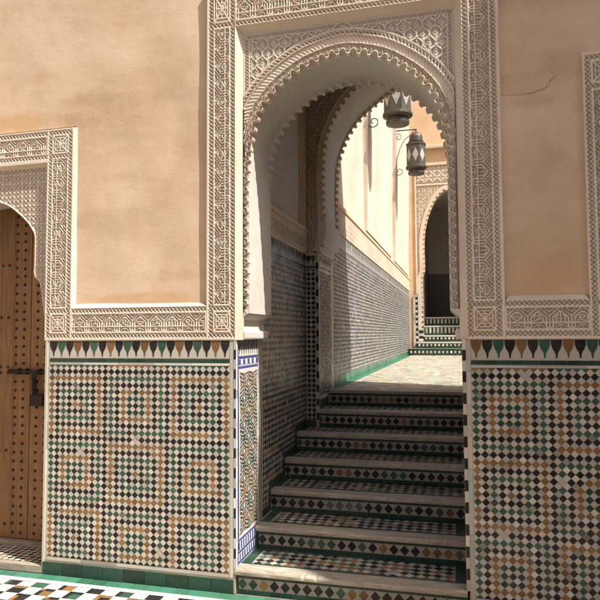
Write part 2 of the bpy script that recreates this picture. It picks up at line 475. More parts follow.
def lattice(X, Z, p=0.034):
    u = (X/p) % 1-.5; v = (Z/p) % 1-.5
    d1 = np.minimum(np.abs(u), np.abs(v)); a = (u+v); b = (u-v)
    d2 = np.minimum(np.abs((a+.5) % 1-.5), np.abs((b+.5) % 1-.5))/1.414
    h = np.maximum(1-sst(.05, .11, d1), 1-sst(.06, .12, d2))
    return np.maximum(h, 1-sst(.16, .22, np.hypot(u, v)))

# ------------------------------------------------------------------ zellige
WHITE = (0.455, 0.43, 0.36); BLACK = (0.012, 0.0115, 0.012); GREEN = (0.028, 0.078, 0.050); OCHRE = (0.205, 0.108, 0.038)
DKGREEN = (0.014, 0.046, 0.031); BLUE = (0.035, 0.055, 0.22); GROUT = (0.40, 0.35, 0.28); GREY = (0.085, 0.095, 0.09)
BROWN = (0.16, 0.075, 0.04); TURQ = (0.035, 0.135, 0.082)
def vary(c, k=0.16):
    f = 1+random.gauss(0, k); g = random.gauss(0, k*0.3)
    return (max(0.004, c[0]*f*(1+g)), max(0.004, c[1]*f), max(0.004, c[2]*f*(1-g)))

class Mosaic(MB):
    """polygons in (u, v) on a plane O + uU + vV, lifted a little along n, each tile tilted a hair"""
    def __init__(s, O, U, V, lift=0.0022):
        super().__init__(); s.O = Vector(O); s.U = Vector(U); s.V = Vector(V); s.Nn = s.U.cross(s.V).normalized(); s.lift = lift
    def poly(s, pts, c, k=None, lift=None, tilt=0.022):
        cx = sum(p[0] for p in pts)/len(pts); k = (0.085 if c[0] > .4 else 0.17) if k is None else k; cy = sum(p[1] for p in pts)/len(pts)
        big = max(abs(p[0]-cx)+abs(p[1]-cy) for p in pts); tilt = min(tilt, 0.0007/big); a = random.gauss(0, tilt); b = random.gauss(0, tilt); lf = s.lift if lift is None else lift
        s.add([s.O+s.U*p[0]+s.V*p[1]+s.Nn*(lf+a*(p[0]-cx)+b*(p[1]-cy)) for p in pts], [list(range(len(pts)))], vary(c, k))
    def rect(s, u0, u1, v0, v1, c, k=0.16, lift=None, tilt=0.004):
        s.poly([(u0, v0), (u1, v0), (u1, v1), (u0, v1)], c, k, lift, tilt)
    def base(s, u0, u1, v0, v1, c=GROUT):
        s.poly([(u0, v0), (u1, v0), (u1, v1), (u0, v1)], c, 0.0, 0.0, 0.0)
    def strip(s, u0, u1, v0, v1, c, L, horiz=True, g=0.0015, k=0.16):
        if horiz:
            n_ = max(1, round((u1-u0)/L)); d = (u1-u0)/n_
            for i in range(n_): s.rect(u0+i*d+g/2, u0+(i+1)*d-g/2, v0, v1, c if not callable(c) else c(i), k)
        else:
            n_ = max(1, round((v1-v0)/L)); d = (v1-v0)/n_
            for i in range(n_): s.rect(u0, u1, v0+i*d+g/2, v0+(i+1)*d-g/2, c if not callable(c) else c(i), k)
    def diamonds(s, u0, u1, v0, v1, a, colf, shrink=0.93, b=None, skip=None, whites=True):
        b = b or a
        nu = max(1, round((u1-u0)/a)); nv = max(1, round((v1-v0)/b)); a = (u1-u0)/nu; b = (v1-v0)/nv
        def dia(cu, cv, c):
            if (skip and skip(cu, cv)) or random.random() < .004: return
            h, k = a/2*shrink, b/2*shrink
            pts = [(cu-h, cv), (cu, cv-k), (cu+h, cv), (cu, cv+k)]
            pts = [(min(max(x, u0), u1), min(max(y, v0), v1)) for x, y in pts]
            s.poly(pts, c)
        for j in range(nv+1):
            for i in range(nu):
                dia(u0+(i+.5)*a, v0+j*b, colf(i, j))
        if whites:
            for j in range(nv):
                for i in range(nu+1):
                    dia(u0+i*a, v0+(j+.5)*b, WHITE)
    def merlons(s, u0, u1, v0, v1, p, cols, start=0):
        n_ = max(1, round((u1-u0)/p)); p = (u1-u0)/n_; h = v1-v0
        for i in range(n_):
            c = cols[(i+start) % len(cols)]; x = u0+(i+.5)*p
            q = [(-.47, 1), (-.46, .74), (-.33, .50), (-.15, .34), (-.09, .22), (-.06, 0.02), (.06, .02), (.09, .22), (.15, .34), (.33, .50), (.46, .74), (.47, 1)]
            s.poly([(x+a*p, v0+b*h) for a, b in q][::1], c)

def concentric(i, j, odd0=0):
    bi, bj = (i)//10, (j)//10; x, y = i % 10, j % 10
    if x == 9 or y == 9: 
        return BLACK
    r = max(abs(x-4), abs(y-4))
    if random.random() < 0.05: return random.choice([BLACK, GREY, DKGREEN, BROWN])
    if (bi+bj+odd0) % 2 == 0: return [OCHRE, BLACK, GREEN, BLACK, OCHRE][r]
    return [BLACK, DKGREEN, OCHRE, BLACK, GREEN][r]

def tri_cols(): return [BLACK, GREEN, BLACK, OCHRE]

# ------------------------------------------------------------------ key dimensions (metres; facade face at y=0, portal's left jamb at x=0)
XR = 1.436; R = 0.1564; G = 0.3894; ZW = 1.615; ZL = 3.712
CHR = 1.95               # chamber's right wall
Y_CH, Y_P2, Y_P2B, Y_ROOF = 0.56, 1.93, 2.65, 3.0
ZFL = 7*R
FACE = 0.0; PL = 0.026; RC = 0.042

# ================================================================== SETTING: floors
gb = MB(); gb.box(-14, 14, -16, 0.03, -0.3, -0.004, (0.16, 0.15, 0.125))
courtyard = tag(gb.build('courtyard_ground', M_floor_tile, tint=True), kind='structure')
mz = Mosaic((0, 0, -0.003), (1, 0, 0), (0, 1, 0), 0.0025)
mz.strip(-3.2, 3.4, -0.085, -0.003, TURQ, 0.10, True, 0.003)
mz.rect(-3.2, 3.4, -0.135, -0.088, (0.66, 0.62, 0.54), 0.02)
T = 0.070; sm = 0.034
for j in range(18):
    for i in range(63):
        u = -3.2+i*(T+sm)-0.37*j*0; v = -0.14-(j+1)*(T+sm)
        c = random.choice([BLACK, BLACK, BLACK, OCHRE, OCHRE, GREEN])
        mz.rect(u, u+T, v+sm, v+sm+T, (0.66, 0.62, 0.54) if (i+j) % 2 else c, 0.12)
        mz.rect(u+T+.002, u+T+sm-.002, v+sm, v+sm+T, c if (i+j) % 2 else (0.66, 0.62, 0.54), 0.1)
        mz.rect(u, u+T, v+.002, v+sm-.002, (0.66, 0.62, 0.54) if (i+j) % 2 == 0 else random.choice([BLACK, OCHRE]), 0.1)
        mz.rect(u+T+.002, u+T+sm-.002, v+.002, v+sm-.002, random.choice([BLACK, OCHRE]) if (i+j) % 2 == 0 else (0.66, 0.62, 0.54), 0.1)
tag(mz.build('courtyard_floor_mosaic', M_floor_tile, tint=True), kind='structure')

# ================================================================== FACADE WALL
fw = thing('facade_wall', 'ochre plaster courtyard wall around the tall carved portal', 'wall', (0.72, 0.3, 0))
b = MB()
b.box(-1.43, -0.006, 0.032, 0.55, 0, 4.75); b.box(XR+0.006, 4.2, 0.032, 0.55, 0, 4.75)
b.box(-0.006, XR+0.006, 0.075, 0.55, 3.62, 4.75)
b.box(-2.66, -1.43, 0.075, 0.55, 2.82, 4.75); b.box(-5.2, -2.66, 0.032, 0.55, 0, 4.75)
b.build('wall_core', M_ochrewall, fw)
def plaster_panel(name, x0, x1, z0, z1):
    us = axis(x0, x1, 0.03); vs = axis(z0, z1, 0.03); Ug, Vg = np.meshgrid(us, vs)
    Hh = 0.0035*np.sin(3.1*Ug+1.3*Vg)+0.0025*np.sin(7.3*Vg-2.0*Ug)+0.0018*np.sin(11*Ug+5*Vg)
    return relief(name, M_plaster, fw, np.stack([Ug, PL-0.002-Hh*0.7, Vg], -1))
plaster_panel('plaster_field', -1.215, -0.20, 1.85, 3.150)
plaster_panel('plaster_field', -5.2, -0.20, 3.150, 4.75)
plaster_panel('plaster_field', XR+0.23, 2.14, 1.85, 3.26)
plaster_panel('plaster_field', XR+0.23, 4.2, 3.26, 4.75)
plaster_panel('plaster_field', 2.36, 4.2, 1.6, 3.26)
plaster_panel('plaster_field', -5.2, -2.88, 1.6, 3.15)
M_patch = plaster('repair_plaster', (0.55, 0.40, 0.265), (0.49, 0.345, 0.215), (0.60, 0.455, 0.32), cracks=False)
pp = MB(); _o = [(1.690, 3.075), (1.80, 3.068), (1.93, 3.08), (1.945, 3.12), (1.985, 3.15), (1.95, 3.205), (1.90, 3.19), (1.80, 3.196), (1.690, 3.19)]; _p = []
for (a, b_) in zip(_o, _o[1:]+_o[:1]):
    for t in np.linspace(0, 1, 7)[:-1]: _p.append((a[0]+(b_[0]-a[0])*t+(random.gauss(0, .0045) if a[0] > 1.695 or b_[0] > 1.695 else 0), a[1]+(b_[1]-a[1])*t+random.gauss(0, .0045)))
pp.prism(_p, 'y', PL-.0050, PL+.005); pp.build('repair_patch', M_patch, fw)
b = MB(); b.box(-5.4, 4.4, -0.10, 0.6, 4.75, 4.86); b.build('coping', M_sill, fw, bevel=0.01)

# ================================================================== PORTAL (outer arch)
portal = thing('carved_portal', 'tall carved stucco portal with scalloped horseshoe arch over the dark staircase', 'archway', (0.72, 0, 1.6))
GW = 0.033
def column_regions(xo, side):
    """xo: outer edge; side: +1 when the baseline lies towards +x"""
    w_ = 0.205 if side > 0 else 0.216
    def X(a, b2): return (xo+a, xo+b2) if side > 0 else (xo-b2, xo-a)
    base = 'right' if side > 0 else 'left'
    R_ = []
    x0, x1 = X(0.016, 0.016+GW); R_.append(('g', x0, x1, 1.63, 4.3, 'v'))
    x0, x1 = X(w_-GW-0.004, w_-0.004); R_.append(('g', x0, x1, 1.63, 4.3, 'v'))
    p0, p1 = X(0.016+GW+0.006, w_-GW-0.010)
    for z in (1.632, 1.806, ZL+0.004, 3.945): R_.append(('g', *X(0.016, w_-0.004), z, z+0.032, 'h'))
    R_.append(('b', p0, p1, 1.672, 1.798, 0)); R_.append(('p', p0, p1, 1.846, ZL-0.004, base))
    R_.append(('b', p0, p1, ZL+0.044, 3.937, 0))
    return R_
plane_relief('carved_jamb_band', M_stucco, portal, -0.205, 0.0, ZW, 4.02, frame_fn(column_regions(-0.205, 1)), facade_at(FACE))
plane_relief('carved_jamb_band', M_stucco, portal, 1.460, 1.676, ZW, 4.02, frame_fn(column_regions(1.676, -1)), facade_at(FACE))
lint = [('g', 0.0, 1.46, ZL+0.004, ZL+0.036, 'h'), ('p', 0.004, 1.456, ZL+0.044, ZL+0.195, 'bottom'), ('g', 0.0, 1.46, 3.945, 3.977, 'h')]
plane_relief('carved_lintel_band', M_stucco, portal, 0.0005, 1.4595, ZL, 4.02, frame_fn(lint), facade_at(FACE))
# splayed fillet between frame and recess
b = MB()
b.add([(0, 0.0005, ZW), (0.044, RC+0.002, ZW), (0.044, RC+0.002, ZL-0.044), (0, 0.0005, ZL)], [(0, 1, 2, 3)])
b.add([(1.46, 0.0005, ZW), (1.416, RC+0.002, ZW), (1.416, RC+0.002, ZL-0.044), (1.46, 0.0005, ZL)], [(3, 2, 1, 0)])
b.add([(0, 0.0005, ZL), (0.044, RC+0.002, ZL-0.044), (1.416, RC+0.002, ZL-0.044), (1.46, 0.0005, ZL)], [(0, 1, 2, 3)])
b.add([(0, 0.0005, ZW), (0.044, RC+0.002, ZW), (0.0, RC+0.002, ZW)], [(0, 2, 1)])
b.build('splayed_fillet', M_sill, portal)

class Arch:
    def __init__(s, cx, prof, nn=420):
        s.cx = cx; pr = np.array(prof, float)            # (u, z) from bottom to apex
        P = np.vstack([pr*[-1, 1], (pr*[1, 1])[::-1][1:]])
        # Catmull-Rom through the points
        Q = np.vstack([2*P[0]-P[1], P, 2*P[-1]-P[-2]]); out = []
        for i in range(1, len(Q)-2):
            t = np.linspace(0, 1, 24, endpoint=False)[:, None]; p0, p1, p2, p3 = Q[i-1], Q[i], Q[i+1], Q[i+2]
            out.append(0.5*((2*p1)+(-p0+p2)*t+(2*p0-5*p1+4*p2-p3)*t**2+(-p0+3*p1-3*p2+p3)*t**3))
        C = np.vstack(out+[P[-1:]])
        L = np.concatenate([[0], np.cumsum(np.hypot(*np.diff(C, axis=0).T))])
        s.len = L[-1]; s.L = L; s.C = C; s.pr = pr; s.zmin = pr[0, 1]; s.zmax = pr[-1, 1]
    def at(s, t):
        x = np.interp(t, s.L, s.C[:, 0]); z = np.interp(t, s.L, s.C[:, 1])
        e = 0.012
        dx = np.interp(t+e, s.L, s.C[:, 0])-np.interp(t-e, s.L, s.C[:, 0]); dz = np.interp(t+e, s.L, s.C[:, 1])-np.interp(t-e, s.L, s.C[:, 1])
        q = np.hypot(dx, dz)
        return x+s.cx, z, -dz/q, dx/q               # outward normal on the left of travel
    def u_of_z(s, z):
        k = len(s.C)//2+1; return np.interp(z, s.C[:k, 1], -s.C[:k, 0])
    def dist(s, X, Z):
        sh = X.shape; X = X.ravel(); Z = Z.ravel(); t = np.linspace(0, s.len, 260); x, z, _, _ = s.at(t)
        d = np.full(X.shape, 9.0)
        for i in range(len(t)): d = np.minimum(d, np.hypot(X-x[i], Z-z[i]))
        ins = (Z < s.zmax) & (np.abs(X-s.cx) < s.u_of_z(Z))
        return np.where(ins, -d, d).reshape(sh)

def bite(ph, depth, wd=0.33):
    q = np.clip(np.abs(ph-.5)/wd, 0, 1)
    return depth*np.sqrt(1-q*q)

def arch_band(name, mat, parent, A, per, depth, d1, y, hfn, x0, x1, res=0.0035, back=False, zlim=None):
    nl = round(A.len/per); per = A.len/nl
    t = axis(0, A.len, res); k = max(6, int((d1)/res)+1); qs = np.linspace(0, 1, k)
    T_, Q_ = np.meshgrid(t, qs)
    din = bite((T_/per) % 1, depth)
    D = din+(d1-din)*Q_
    x, z, nx, nz = A.at(T_)
    H = hfn(T_, D, per, din)
    X = np.clip(x+nx*D, x0, x1); Z = z+nz*D
    P = np.stack([X, (y+H if back else y-H), Z], -1)
    if back: P = P[:, ::-1]
    o = relief(name, mat, parent, P[::-1])
    return o, per

def scallop_edge(name, mat, parent, A, per, depth, ya, yb, xc=(-9, 9)):
    """inner wall of the scallop row from depth ya to yb"""
    t = axis(0, A.len, 0.0035); d = bite((t/per) % 1, depth); x, z, nx, nz = A.at(t)
    P = np.stack([np.stack([x+nx*d, np.full_like(t, yy), z+nz*d], -1) for yy in (ya, yb)], 0)
    return relief(name, mat, parent, P, smooth=False)

def soffit(name, mat, parent, A, d, ya, yb):
    t = axis(0, A.len, 0.02); x, z, nx, nz = A.at(t); ys = axis(ya, yb, 0.08)
    P = np.stack([np.stack([x+nx*d, np.full_like(t, yy), z+nz*d], -1) for yy in ys], 0)
    return relief(name, mat, parent, P)

def arch_wall(mb, A, y, x0, x1, ztop, flip=False, d=0.03):
    zs = list(np.linspace(A.zmin, A.zmax, 60))
    for a, c in zip(zs[:-1], zs[1:]):
        ua, uc = float(A.u_of_z(a))+d, float(A.u_of_z(c))+d
        if c == zs[-1]: uc = d
        for q in ([(x0, y, a), (A.cx-ua, y, a), (A.cx-uc, y, c), (x0, y, c)], [(A.cx+ua, y, a), (x1, y, a), (x1, y, c), (A.cx+uc, y, c)]):
            mb.add(q, [(3, 2, 1, 0) if flip else (0, 1, 2, 3)])
    q = [(x0, y, A.zmax), (x1, y, A.zmax), (x1, y, ztop), (x0, y, ztop)]
    mb.add(q, [(3, 2, 1, 0) if flip else (0, 1, 2, 3)])

OUT = Arch(0.720, [(.652, 1.79), (.646, 1.93), (.643, 2.1), (.646, 2.35), (.646, 2.57), (.636, 2.78), (.606, 2.97), (.555, 3.115),
                   (.478, 3.225), (.38, 3.312), (.26, 3.388), (.13, 3.432), (0, 3.452)])
def outer_h(T_, D, per, din):
    ph = (T_/per) % 1
    h = np.zeros_like(D); e = D-din
    rim = 1-sst(0.0035, 0.0065, np.abs(e-0.004))
    # a small flower over every cusp, seeds beside it
    q = np.where(ph > .5, ph-1, ph)*per
    r = np.hypot(q, D-.036)
    fl = np.maximum(1-sst(.003, .005, r), 1-sst(.0018, .0035, np.abs(r-.0095)))
    st = 1-sst(.0015, .0032, np.abs(np.abs(q)-.4*(D-.0)))
    bead = (1-sst(.0025, .0045, np.hypot((((T_/.0113) % 1)-.5)*.0113, D-.061)))
    s1 = np.maximum(np.maximum(rim, fl), np.maximum(.8*st*(D < .03), bead))
    h = np.where(D < 0.067, (s1-1)*0.014, h)
    h = np.where((D >= 0.067) & (D < 0.074), 0.002, h)
    flu = 0.5+0.5*np.cos(2*np.pi*(T_/0.0225+(D-.074)/0.040))
    prof = np.sqrt(np.clip(1-((D-.100)/.027)**2, 0, 1))
    h = np.where((D >= .074) & (D < .126), -0.013+0.004*prof+0.0042*flu, h)
    h = np.where((D >= .126) & (D < .132), 0.002, h)
    h = np.where((D >= .132) & (D < .161), (guilloche(T_, D-.132, .029, .044)-1)*DEP*.9, h)
    return h
XA, XB = 0.0445, 1.4155
o, per1 = arch_band('scalloped_archivolt', M_stucco, portal, OUT, 0.068, 0.034, 0.172, RC-0.004, outer_h, XA, XB)
scallop_edge('scallop_reveal', M_stucco, portal, OUT, per1, 0.034, RC-0.004, RC+0.045)
soffit('arch_soffit', M_grey, portal, OUT, 0.036, RC+0.03, Y_CH-0.01)
def back_h(T_, D, per, din): return -0.004*(np.cos(2*np.pi*D/0.02) > 0.3)
arch_band('rear_scallop_row', M_grey, portal, OUT, per1, 0.026, 0.10, Y_CH+0.002, back_h, -0.2, 1.94, back=True)
scallop_edge('rear_scallop_reveal', M_grey, portal, OUT, per1, 0.026, Y_CH-0.06, Y_CH+0.002)
arch_band('rear_scallop_face', M_grey, portal, OUT, per1, 0.026, 0.045, Y_CH-0.06, lambda T_, D, p, d: 0*D, -0.2, 1.94)
b2 = MB(); arch_wall(b2, OUT, Y_CH+0.0, -0.2, CHR+.2, 4.4, flip=True, d=0.05); b2.build('inner_face', M_grey, portal)
def span_fn(X, Z):
    e = np.minimum(np.minimum(X-XA, XB-X), ZL-0.044-Z)
    h = (sebka(X-.72, Z)-1)*0.013
    m = (e > .008) & (e < .034)
    L = np.where((ZL-0.044-Z) < .034, X, Z); g = (guilloche(L, e-.008, .026, .044)-1)*DEP
    h = np.where(m, g, h); h = np.where((e >= .034) & (e < .040), 0.0, h); h = np.where(e <= .008, 0, h)
    # roundel over the crown
    r = np.hypot(X-.72, Z-3.607)
    h = np.where(r < .062, (guilloche(np.arctan2(Z-3.607, X-.72)*.047, r-.034, .026, .047*2*np.pi/10)-1)*DEP, h)
    h = np.where(np.abs(r-.060) < .005, 0.001, h); h = np.where(np.abs(r-.031) < .004, 0.001, h)
    h = np.where(r < .027, (lattice(X, Z, .018)-1)*.010, h)
    return h
def span_mask(X, Z): return OUT.dist(X, Z) > 0.145
plane_relief('carved_spandrel', M_stucco, portal, XA, XB, 2.2, ZL-0.044, span_fn, facade_at(RC), mask=span_mask)
# corbels under the arch
def corbel(sx):
    prof = [(-.725, 1.617), (-.672, 1.617), (-.668, 1.63), (-.668, 1.668), (-.700, 1.680), (-.704, 1.72), (-.700, 1.748), (-.664, 1.772), (-.652, 1.785), (-.652, 1.80), (-.725, 1.80)]
    poly = [(0.72+sx*-u, z) for u, z in prof]
    if sx > 0: poly = poly[::-1]
    b = MB(); b.prism(poly, 'y', RC-0.003, Y_CH-0.004); return b.build('corbel', M_grey, portal, bevel=0.004)
corbel(-1); corbel(1)
for s_ in (0, 1):
    b = MB(); xa, xb = ((0.0, 0.075) if s_ == 0 else (1.362, 1.436)); b.box(xa, xb, RC+.02, Y_CH-.012, 1.79, 3.0); b.build('jamb_core', M_grey, portal)

# ================================================================== bands under the plaster panels
def band(x0, x1, label, blocks=True):
    t = thing('inscription_band', label, 'stucco band', ((x0+x1)/2, 0, ZW), 'horizontal carved inscription bands')
    zt = 1.842
    rg = [('g', x0, x1, 1.632, 1.664, 'h'), ('g', x0, x1, 1.806, 1.838, 'h'), ('p', x0+.006, x1-.006, 1.672, 1.798, 'bottom')]
    plane_relief('carved_panel', M_stucco, t, x0, x1, ZW, zt, frame_fn(rg), facade_at(FACE))
    bb = MB(); bb.add([(x0+0.004, 0.0, zt), (x1-0.004, 0.0, zt), (x1-0.03, PL+0.004, zt+0.034), (x0+0.03, PL+0.004, zt+0.034)], [(0, 1, 2, 3)])
    bb.add([(x0+0.004, 0.0, zt), (x0+0.004, 0.04, zt), (x1-0.004, 0.04, zt), (x1-0.004, 0.0, zt)], [(0, 1, 2, 3)])
    bb.build('sloping_sill', M_sill, t)
band(-1.2255, -0.2055, 'carved inscription band between the studded door frame and the tall portal')
band(1.6765, 2.1345, 'short carved inscription band right of the tall portal, in shade')

# ================================================================== DADOS of the facade
def dado(x0, x1, label, edge, odd):
    t = thing('tiled_dado', label, 'tiled dado', ((x0+x1)/2, 0.03, 0))
    w_ = x1-x0
    m_ = Mosaic((x0, 0.006, 0), (1, 0, 0), (0, 0, 1))
    m_.base(0, w_, 0.0, ZW)
    L0 = 0.028; Rr = w_-0.028
    # white fillets
    m_.strip(0, L0-.002, .098, ZW, WHITE, 0.2, False); m_.strip(Rr+.002, w_, .098, ZW, WHITE, 0.2, False)
    m_.strip(L0, Rr, .098, .120, WHITE, 0.3); m_.strip(L0, Rr, 1.447, 1.462, WHITE, 0.3)
    m_.build('tile_ground', M_tile, t, tint=True)
    d = Mosaic((x0, 0.006, 0), (1, 0, 0), (0, 0, 1)); rows = 28
    d.diamonds(L0, Rr, .122, 1.445, .0463, lambda i, j: concentric(i, j+1, odd)); d.build('diamond_mosaic', M_tile, t, tint=True)
    g_ = Mosaic((x0, 0.006, 0), (1, 0, 0), (0, 0, 1)); g_.strip(L0, Rr, 1.466, 1.490, DKGREEN, 0.075); g_.build('green_line', M_tile, t, tint=True)
    k = Mosaic((x0, 0.006, 0), (1, 0, 0), (0, 0, 1))
    k.rect(L0, Rr, 1.494, 1.612, WHITE, 0.03, 0.0008, 0); k.merlons(L0, Rr, 1.503, 1.610, 0.0635, [BLACK, GREEN, BLACK, (.15, .078, .032)] if edge < 0 else [(.17, .088, .034), BLACK, GREEN, BLACK]); k.build('merlon_frieze', M_tile, t, tint=True)
    s_ = MB(); n_ = max(1, round(w_/0.155)); dx = w_/n_
    for i in range(n_): s_.box(x0+i*dx+.001, x0+(i+1)*dx-.001, -0.004, 0.02, 0.0, 0.086, vary(DKGREEN, .2))
    s_.build('green_skirting', M_tile, t, bevel=0.003, tint=True)
    if edge < 0:
        e = MB(); e.box(x0-.002, x0+0.012, -0.002, 0.37, 0.0, ZW, WHITE); e.build('corner_trim', M_tile, t, tint=True)
    return t
dado(-1.423, -0.012, 'sunlit zellige dado of coloured concentric squares between door and stairs', -1, 0)
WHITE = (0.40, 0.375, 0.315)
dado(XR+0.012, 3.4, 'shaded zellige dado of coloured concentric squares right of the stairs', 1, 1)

WHITE = (0.455, 0.43, 0.36)
# corner strips of black and white beside the portal, and the jamb panels
def corner_strip(t, x0, x1, y, z0, z1):
    m_ = Mosaic((x0, y, z0), (1, 0, 0), (0, 0, 1)); m_.base(0, x1-x0, 0, z1-z0)
    m_.strip(0.001, x1-x0-.001, 0, z1-z0, lambda i: BLACK if i % 2 else WHITE, 0.064, False)
    m_.build('chequered_edge', M_tile, t, tint=True)

def star_panel(m_, u0, u1, v0, v1, cols=(OCHRE, GREEN)):
    w_ = (u1-u0)/2; n_ = max(1, round((v1-v0)/w_)); p = (v1-v0)/n_
    def kite(cx, cy, a, r0, r1, hw, c):
        ca, sa = math.cos(a), math.sin(a); rm = r0+(r1-r0)*.45
        pts = [(cx+ca*r0, cy+sa*r0), (cx+ca*rm+sa*hw, cy+sa*rm-ca*hw), (cx+ca*r1, cy+sa*r1), (cx+ca*rm-sa*hw, cy+sa*rm+ca*hw)]
        if all(u0 <= x <= u1 and v0 <= y <= v1 for x, y in pts): m_.poly(pts, c)
    cen = [(u0+(q+.5)*w_, v0+(i+.5)*p, i//2) for i in range(n_) for q in (0, 1)]
    cen += [(u0+q*w_, v0+i*p, i//2+1) for i in range(n_+1) for q in (0, 1, 2)]
    for (cx, cy, i) in cen:
        main = cols[i % 2]; oth = cols[(i+1) % 2]; R0 = w_*.5
        for k in range(8):
            a = math.pi/4*k
            kite(cx, cy, a, .04*R0, .34*R0, .088*R0, main)
            kite(cx, cy, a+math.pi/8, .26*R0, .62*R0, .088*R0, BLACK)
            kite(cx, cy, a, .42*R0, .80*R0, .10*R0, main)
            kite(cx, cy, a+math.pi/8, .66*R0, .98*R0, .08*R0, oth if k % 2 else BLACK)
            kite(cx, cy, a+.20, .80*R0, 1.04*R0, .04*R0, BLACK); kite(cx, cy, a-.20, .80*R0, 1.04*R0, .04*R0, BLACK)

def jamb_panel(t, O, U, w_, z0, z1):
    m_ = Mosaic((O[0], O[1], z0), U, (0, 0, 1)); h = z1-z0
    m_.base(0, w_, 0, h, (0.54, 0.51, 0.45)); WB = (0.60, 0.60, 0.62)
    m_.strip(.004, .032, .0, h, WB, .055, False); m_.strip(w_-.10, w_-.075, .0, h, WHITE, .055, False)
    m_.rect(.036, .050, 0, h, BLUE, .1); m_.rect(w_-.070, w_-.058, 0, h, BLACK, .1); m_.rect(w_-.035, w_-.02, 0, h, BLACK, .1)
    for v in (0.01, .075, .150):
        m_.rect(.05, w_-.105, v, v+.014, BLUE, .1)
    m_.strip(.05, w_-.105, .028, .070, lambda i: BLUE if i % 2 else WB, .022); m_.strip(.05, w_-.105, .094, .146, lambda i: WB if i % 2 else BLUE, .022)
    m_.merlons(.05, w_-.105, h-.10, h-.004, .042, [BLACK, BLUE]); m_.rect(.05, w_-.105, h-.125, h-.108, BLUE, .1)
    m_.strip(.05, w_-.105, h-.165, h-.13, lambda i: WB if i % 2 else BLUE, .045); m_.rect(.05, w_-.105, h-.19, h-.175, BLUE, .1)
    m_.rect(.052, .058, .17, h-.195, BLUE, .1)
    m_.build('border', M_tile, t, tint=True)
    s_ = Mosaic((O[0], O[1], z0), U, (0, 0, 1)); star_panel(s_, .075, w_-.115, .18, h-.21); s_.build('star_mosaic', M_tile, t, tint=True)
    return t
jl = thing('jamb_tile_panel', 'blue bordered star mosaic panel on the sunlit left jamb of the stairs', 'tile panel', (0, 0.28, R))
corner_strip(jl, -0.012, 0.004, 0.004, R, ZW)
b = MB(); b.box(-0.012, -0.001, 0.006, .5, 0, ZW, GROUT); b.build('backing', M_tile, jl, tint=True)
jamb_panel(jl, (0.0, 0.006), (0, 1, 0), 0.552, R, ZW)
jr = thing('jamb_tile_panel', 'chequered black and white tile edge at the shaded right jamb of the stairs', 'tile panel', (XR, 0.28, R))
corner_strip(jr, XR-0.010, XR+0.013, 0.004, R, ZW)
jamb_panel(jr, (XR, 0.556), (0, -1, 0), 0.55, R, ZW)

# ================================================================== LEFT DOORWAY
DC = -2.05
dw = thing('door_surround', 'carved stucco frame with lattice spandrel around the studded wooden door', 'doorway', (DC, 0, ZW))
def col2(xi, xo, ztop, base):
    lo, hi = min(xi, xo), max(xi, xo)
    g1 = (lo+0.010, lo+0.010+0.028); g2 = (hi-0.042, hi-0.012); p0, p1 = g1[1]+.006, g2[0]-.006
    if xo < xi: g1 = (lo+.012, lo+.042); g2 = (hi-.038, hi-.010); p0, p1 = g1[1]+.006, g2[0]-.006
    rg = [('g', *g1, 1.63, ztop, 'v'), ('g', *g2, 1.63, ztop, 'v'), ('b', p0, p1, 1.672, 1.798, 0)]
    for z in (1.632, 1.806): rg.append(('g', g1[0], g2[1], z, z+.032, 'h'))
    return rg, p0, p1
ZD = 3.135; ZDI = 2.895
rg, p0, p1 = col2(-1.44, -1.226, ZD-.03, 'left')
rg += [('p', p0, p1, 1.846, 2.918, 'left'), ('g', -1.43, -1.24, 2.922, 2.952, 'h'), ('b', p0, p1, 2.96, 3.085, 0), ('g', -1.43, -1.24, 3.093, 3.123, 'h')]
plane_relief('carved_jamb_band', M_stucco, dw, -1.44, -1.2265, ZW, ZD, frame_fn(rg), facade_at(FACE))
rg, p0, p1 = col2(-2.66, -2.874, ZD-.03, 'right')
rg += [('p', p0, p1, 1.846, 2.918, 'right'), ('b', p0, p1, 2.96, 3.085, 0), ('g', -2.86, -2.67, 2.922, 2.952, 'h'), ('g', -2.86, -2.67, 3.093, 3.123, 'h')]
plane_relief('carved_jamb_band', M_stucco, dw, -2.874, -2.66, ZW, ZD, frame_fn(rg), facade_at(FACE))
rg = [('g', -2.66, -1.44, 2.922, 2.952, 'h'), ('g', -2.66, -1.44, 3.093, 3.123, 'h'), ('p', -2.656, -1.444, 2.96, 3.085, 'bottom')]
plane_relief('carved_lintel_band', M_stucco, dw, -2.6595, -1.4405, ZDI, ZD, frame_fn(rg), facade_at(FACE))
b = MB()
b.add([(-1.2265, 0, ZW), (-1.2265, 0, ZD), (-1.200, PL+.006, ZD+0.01), (-1.200, PL+.006, ZW)], [(3, 2, 1, 0)])
b.add([(-2.874, 0, ZW), (-2.874, 0, ZD), (-2.90, PL+.006, ZD+0.01), (-2.90, PL+.006, ZW)], [(0, 1, 2, 3)])
b.add([(-2.874, 0, ZD), (-1.2265, 0, ZD), (-1.20, PL+.006, ZD+.01), (-2.90, PL+.006, ZD+.01)], [(0, 1, 2, 3)])
b.add([(-1.44, 0.0005, 1.6), (-1.44, 0.0005, ZDI), (-1.462, RC+.002, ZDI-.022), (-1.462, RC+.002, 1.6)], [(0, 1, 2, 3)])
b.add([(-2.66, 0.0005, 1.6), (-2.66, 0.0005, ZDI), (-2.638, RC+.002, ZDI-.022), (-2.638, RC+.002, 1.6)], [(3, 2, 1, 0)])
b.add([(-2.66, 0.0005, ZDI), (-1.44, 0.0005, ZDI), (-1.462, RC+.002, ZDI-.022), (-2.638, RC+.002, ZDI-.022)], [(3, 2, 1, 0)])
b.build('splayed_fillet', M_sill, dw)
